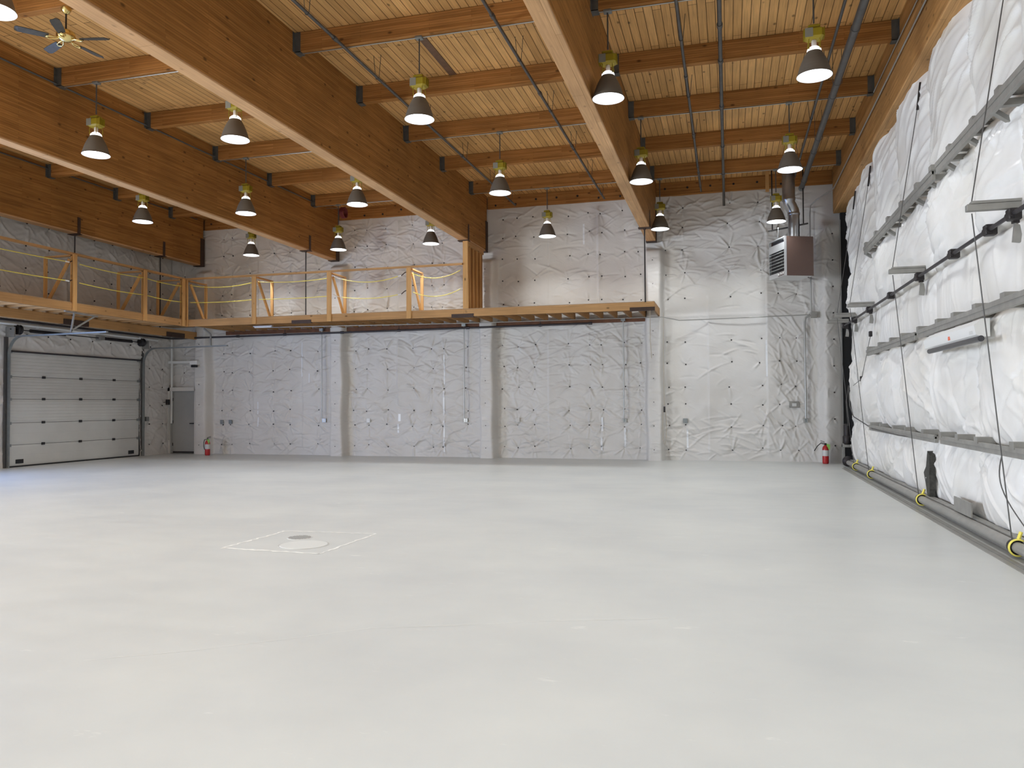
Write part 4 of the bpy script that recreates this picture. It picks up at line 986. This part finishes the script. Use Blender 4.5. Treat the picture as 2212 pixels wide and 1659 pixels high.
# end post, gear motor
t = thing('end_post', (2.97, 22.2, 0), 'black steel post between the back wall and the hangar door', 'post')
bx((2.89, 22.1, 0), (3.12, 22.28, 6.6)).build('post', 'black', t)
bx((3.06, 21.1, 0), (3.12, 22.1, 6.9)).build('gap_shade_box', 'black', t)  # black box puts the darkness of the open gap into colour
bx((2.865, 22.04, 0), (2.885, 22.12, 6.4)).build('guide_angle', 'conduit', t)
t = thing('gear_motor', (2.9, 21.3, 0), 'dark gear motor that drives the lift tube, in the far corner', 'motor')
MB().box((2.76, 21.35, .0), (2.82, 21.5, .55), .005).box((2.76, 21.3, .45), (2.98, 21.55, .52), .005).build('stand', 'steelgrey', t)
MB().lathe([(0, .52), (.09, .52), (.11, .55), (.11, .72), (.09, .75), (0, .75)], (2.88, 21.4, 0), 16).build('gearbox', 'dark', t)
MB().lathe([(.085, .75), (.085, 1.0), (.07, 1.04), (0, 1.05)], (2.88, 21.4, 0), 16).build('motor_can', 'dark', t)
MB().lathe([(0, .02), (.13, .02), (.13, .07), (0, .07)], (2.80, 20.7, .14), 16, True, 'Y').build('sprocket', 'dark', t)
MB().tube([(2.80, 20.6, .115), (2.82, 21.3, .13)], .03, 8).build('coupling', 'dark', t)
tag(MB().tube([(2.88, 21.2, 1.0), (2.80, 20.9, 1.6), (2.82, 20.6, 2.0), (2.8, 20.3, 1.5), (2.84, 20.0, 1.25), (2.76, 17.0, 1.06), (2.76, 14.5, 1.03), (2.79, 12.4, 1.05)], .012, 6).build('power_cable', 'greypipe'), 'grey power cable drooping along the lowest girt to the motor', 'cable')
t = thing('latch_pulley', (2.84, 18.5, 2.1), 'small pulley and cord on the hangar door left of the lowest seam', 'pulley')
MB().tube([(2.8, 17.3, 2.95), (2.8, 18.5, 2.1), (2.8, 19.7, 1.98)], .006, 6).build('cord', 'greypipe', t)
for y, z in ((17.3, 2.98), (18.5, 2.1)): bx((2.77, y-.05, z-.05), (2.83, y+.05, z+.06), .008).build('pulley', 'dark', t)
# torn spot
t = thing('insulation_tear', (2.8, 12.95, .2), 'torn hole showing dark batt low on the hangar door', 'tear')
P = [(12.95, .86), (13.05, .62), (13.2, .52), (13.1, .38), (13.0, .2), (12.88, .14), (12.84, .3), (12.86, .52), (12.82, .8)]
tx = min(WALLX(y, z) for y, z in P+[(12.95, .4), (13.0, .6), (12.9, .7)])-.012
V = [(tx, y, z) for y, z in P]; n = len(V)
MB().add(V+[(x+.08, y, z) for x, y, z in V], [tuple(range(n)), tuple(range(2*n-1, n-1, -1))]+[(i, i+n, (i+1) % n+n, (i+1) % n) for i in range(n)]).build('batt', 'hole', t)
# white strip fixture with its dark tube
t = thing('strip_light', (2.72, 10.7, 2.3), 'white strip light fixture with a dark tube, hung on the middle girt', 'strip light')
y0, y1 = 9.75, 12.1
sec = [(2.72, 2.52), (2.64, 2.45), (2.66, 2.34), (2.72, 2.32), (2.80, 2.32), (2.80, 2.52)]
V = [(a, y0, b_) for a, b_ in sec]+[(a, y1, b_) for a, b_ in sec]; n = 6
MB().add(V, [(i, (i+1) % n, (i+1) % n+n, i+n) for i in range(n)]+[tuple(range(n-1, -1, -1)), tuple(range(n, 2*n))]).build('housing', 'white', t)
MB().tube([(2.64, y0-.25, 2.28), (2.64, y1-.35, 2.28)], .034, 12).build('tube', 'tubelamp', t)
bx((2.655, 10.78, 2.36), (2.648, 10.86, 2.42)).build('sticker', 'orange', t)
bx((2.655, 9.85, 2.36), (2.650, 9.97, 2.41)).build('rating_label', 'label', t)
tag(bx((2.80, 10.6, .19), (2.815, 11.35, .37)).build('rub_plate', 'steelgrey'), 'grey metal plate fixed above the lift tube near its near end', 'plate')
tag(MB().tube([(2.80+.0*k, 9.45+.38*math.sin(PI*k/12)-.06*k, 1.02-.058*k) for k in range(13)], .007, 6).build('loose_cord', 'greypipe'), 'loose dark cord looping below the lowest girt, near the photo edge', 'cord')

# ------------------------------------------------------------------ floor drain
t = thing('manhole_cover', (-4.70, 7.99, 0), 'round pale manhole cover in the patched square of floor', 'manhole cover')
MB().lathe([(.27, 0), (.266, .006), (.0, .006)], (-4.70, 8.0, 0), 40, False).build('cover', mat('painted_iron', (.70, .71, .68), .35), t)
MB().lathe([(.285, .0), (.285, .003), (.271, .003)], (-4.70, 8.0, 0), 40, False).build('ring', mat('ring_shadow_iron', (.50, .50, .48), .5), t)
t = thing('drain_grate', (-5.03, 8.42, 0), 'small round floor drain grate behind the manhole cover', 'drain grate')
MB().lathe([(.15, 0), (.147, .004), (0, .004)], (-5.0, 8.42, 0), 30, False).build('grate', mat('grate_iron', (.55, .55, .53), .4), t)
h = MB()
for i in range(-6, 7):
    for j in range(-6, 7):
        x, y = i*.022, j*.022
        if x*x+y*y < .135**2: h.box((-5.0+x-.006, 8.42+y-.006, .003), (-5.0+x+.006, 8.42+y+.006, .0055))
o = h.build('grate_holes', mat('grate_shadow', (.22, .22, .21), .6), t)
mp = mat('pale_filler', (.90, .90, .85), .45, noise=.1, nscale=20)
def line_strip(pts, wds, name, mt, z=.0015, seed=1):
    rg = random.Random(seed); V = []; F = []; n = 0; mb = MB()
    for (p, q), wd in zip(zip(pts[:-1], pts[1:]), wds):
        p = Vector((*p, 0)); q = Vector((*q, 0)); d = (q-p).normalized(); s = Vector((-d.y, d.x, 0)); k = max(3, int((q-p).length/.06)); V = []
        for i in range(k+1):
            c = p.lerp(q, i/k)+s*rg.uniform(-1, 1)*wd*.35; a = wd*rg.uniform(.3, 1)
            V += [(*(c-s*a/2).xy, z), (*(c+s*a/2).xy, z)]
        mb.add(V, [(2*i, 2*i+2, 2*i+3, 2*i+1) for i in range(k)])
    return mb.build(name, mt)
o = line_strip([(-5.49, 7.60), (-5.44, 8.82), (-4.23, 8.90), (-4.25, 7.55), (-5.49, 7.60)], [.055, .045, .04, .06], 'patch_outline', mp)
struct(o)
o.name = 'trim_5'
o = line_strip([(-3.93, 4.05), (-3.4, 4.38), (-2.98, 4.73), (-2.49, 5.15), (-2.0, 5.33), (-1.31, 5.64), (-.4, 5.95)], [.006]*6, 'floor_crack', mp, seed=4)
struct(o); o.name = 'trim_6'
for o in bpy.data.objects:
    if '_w' in o: del o['_w']
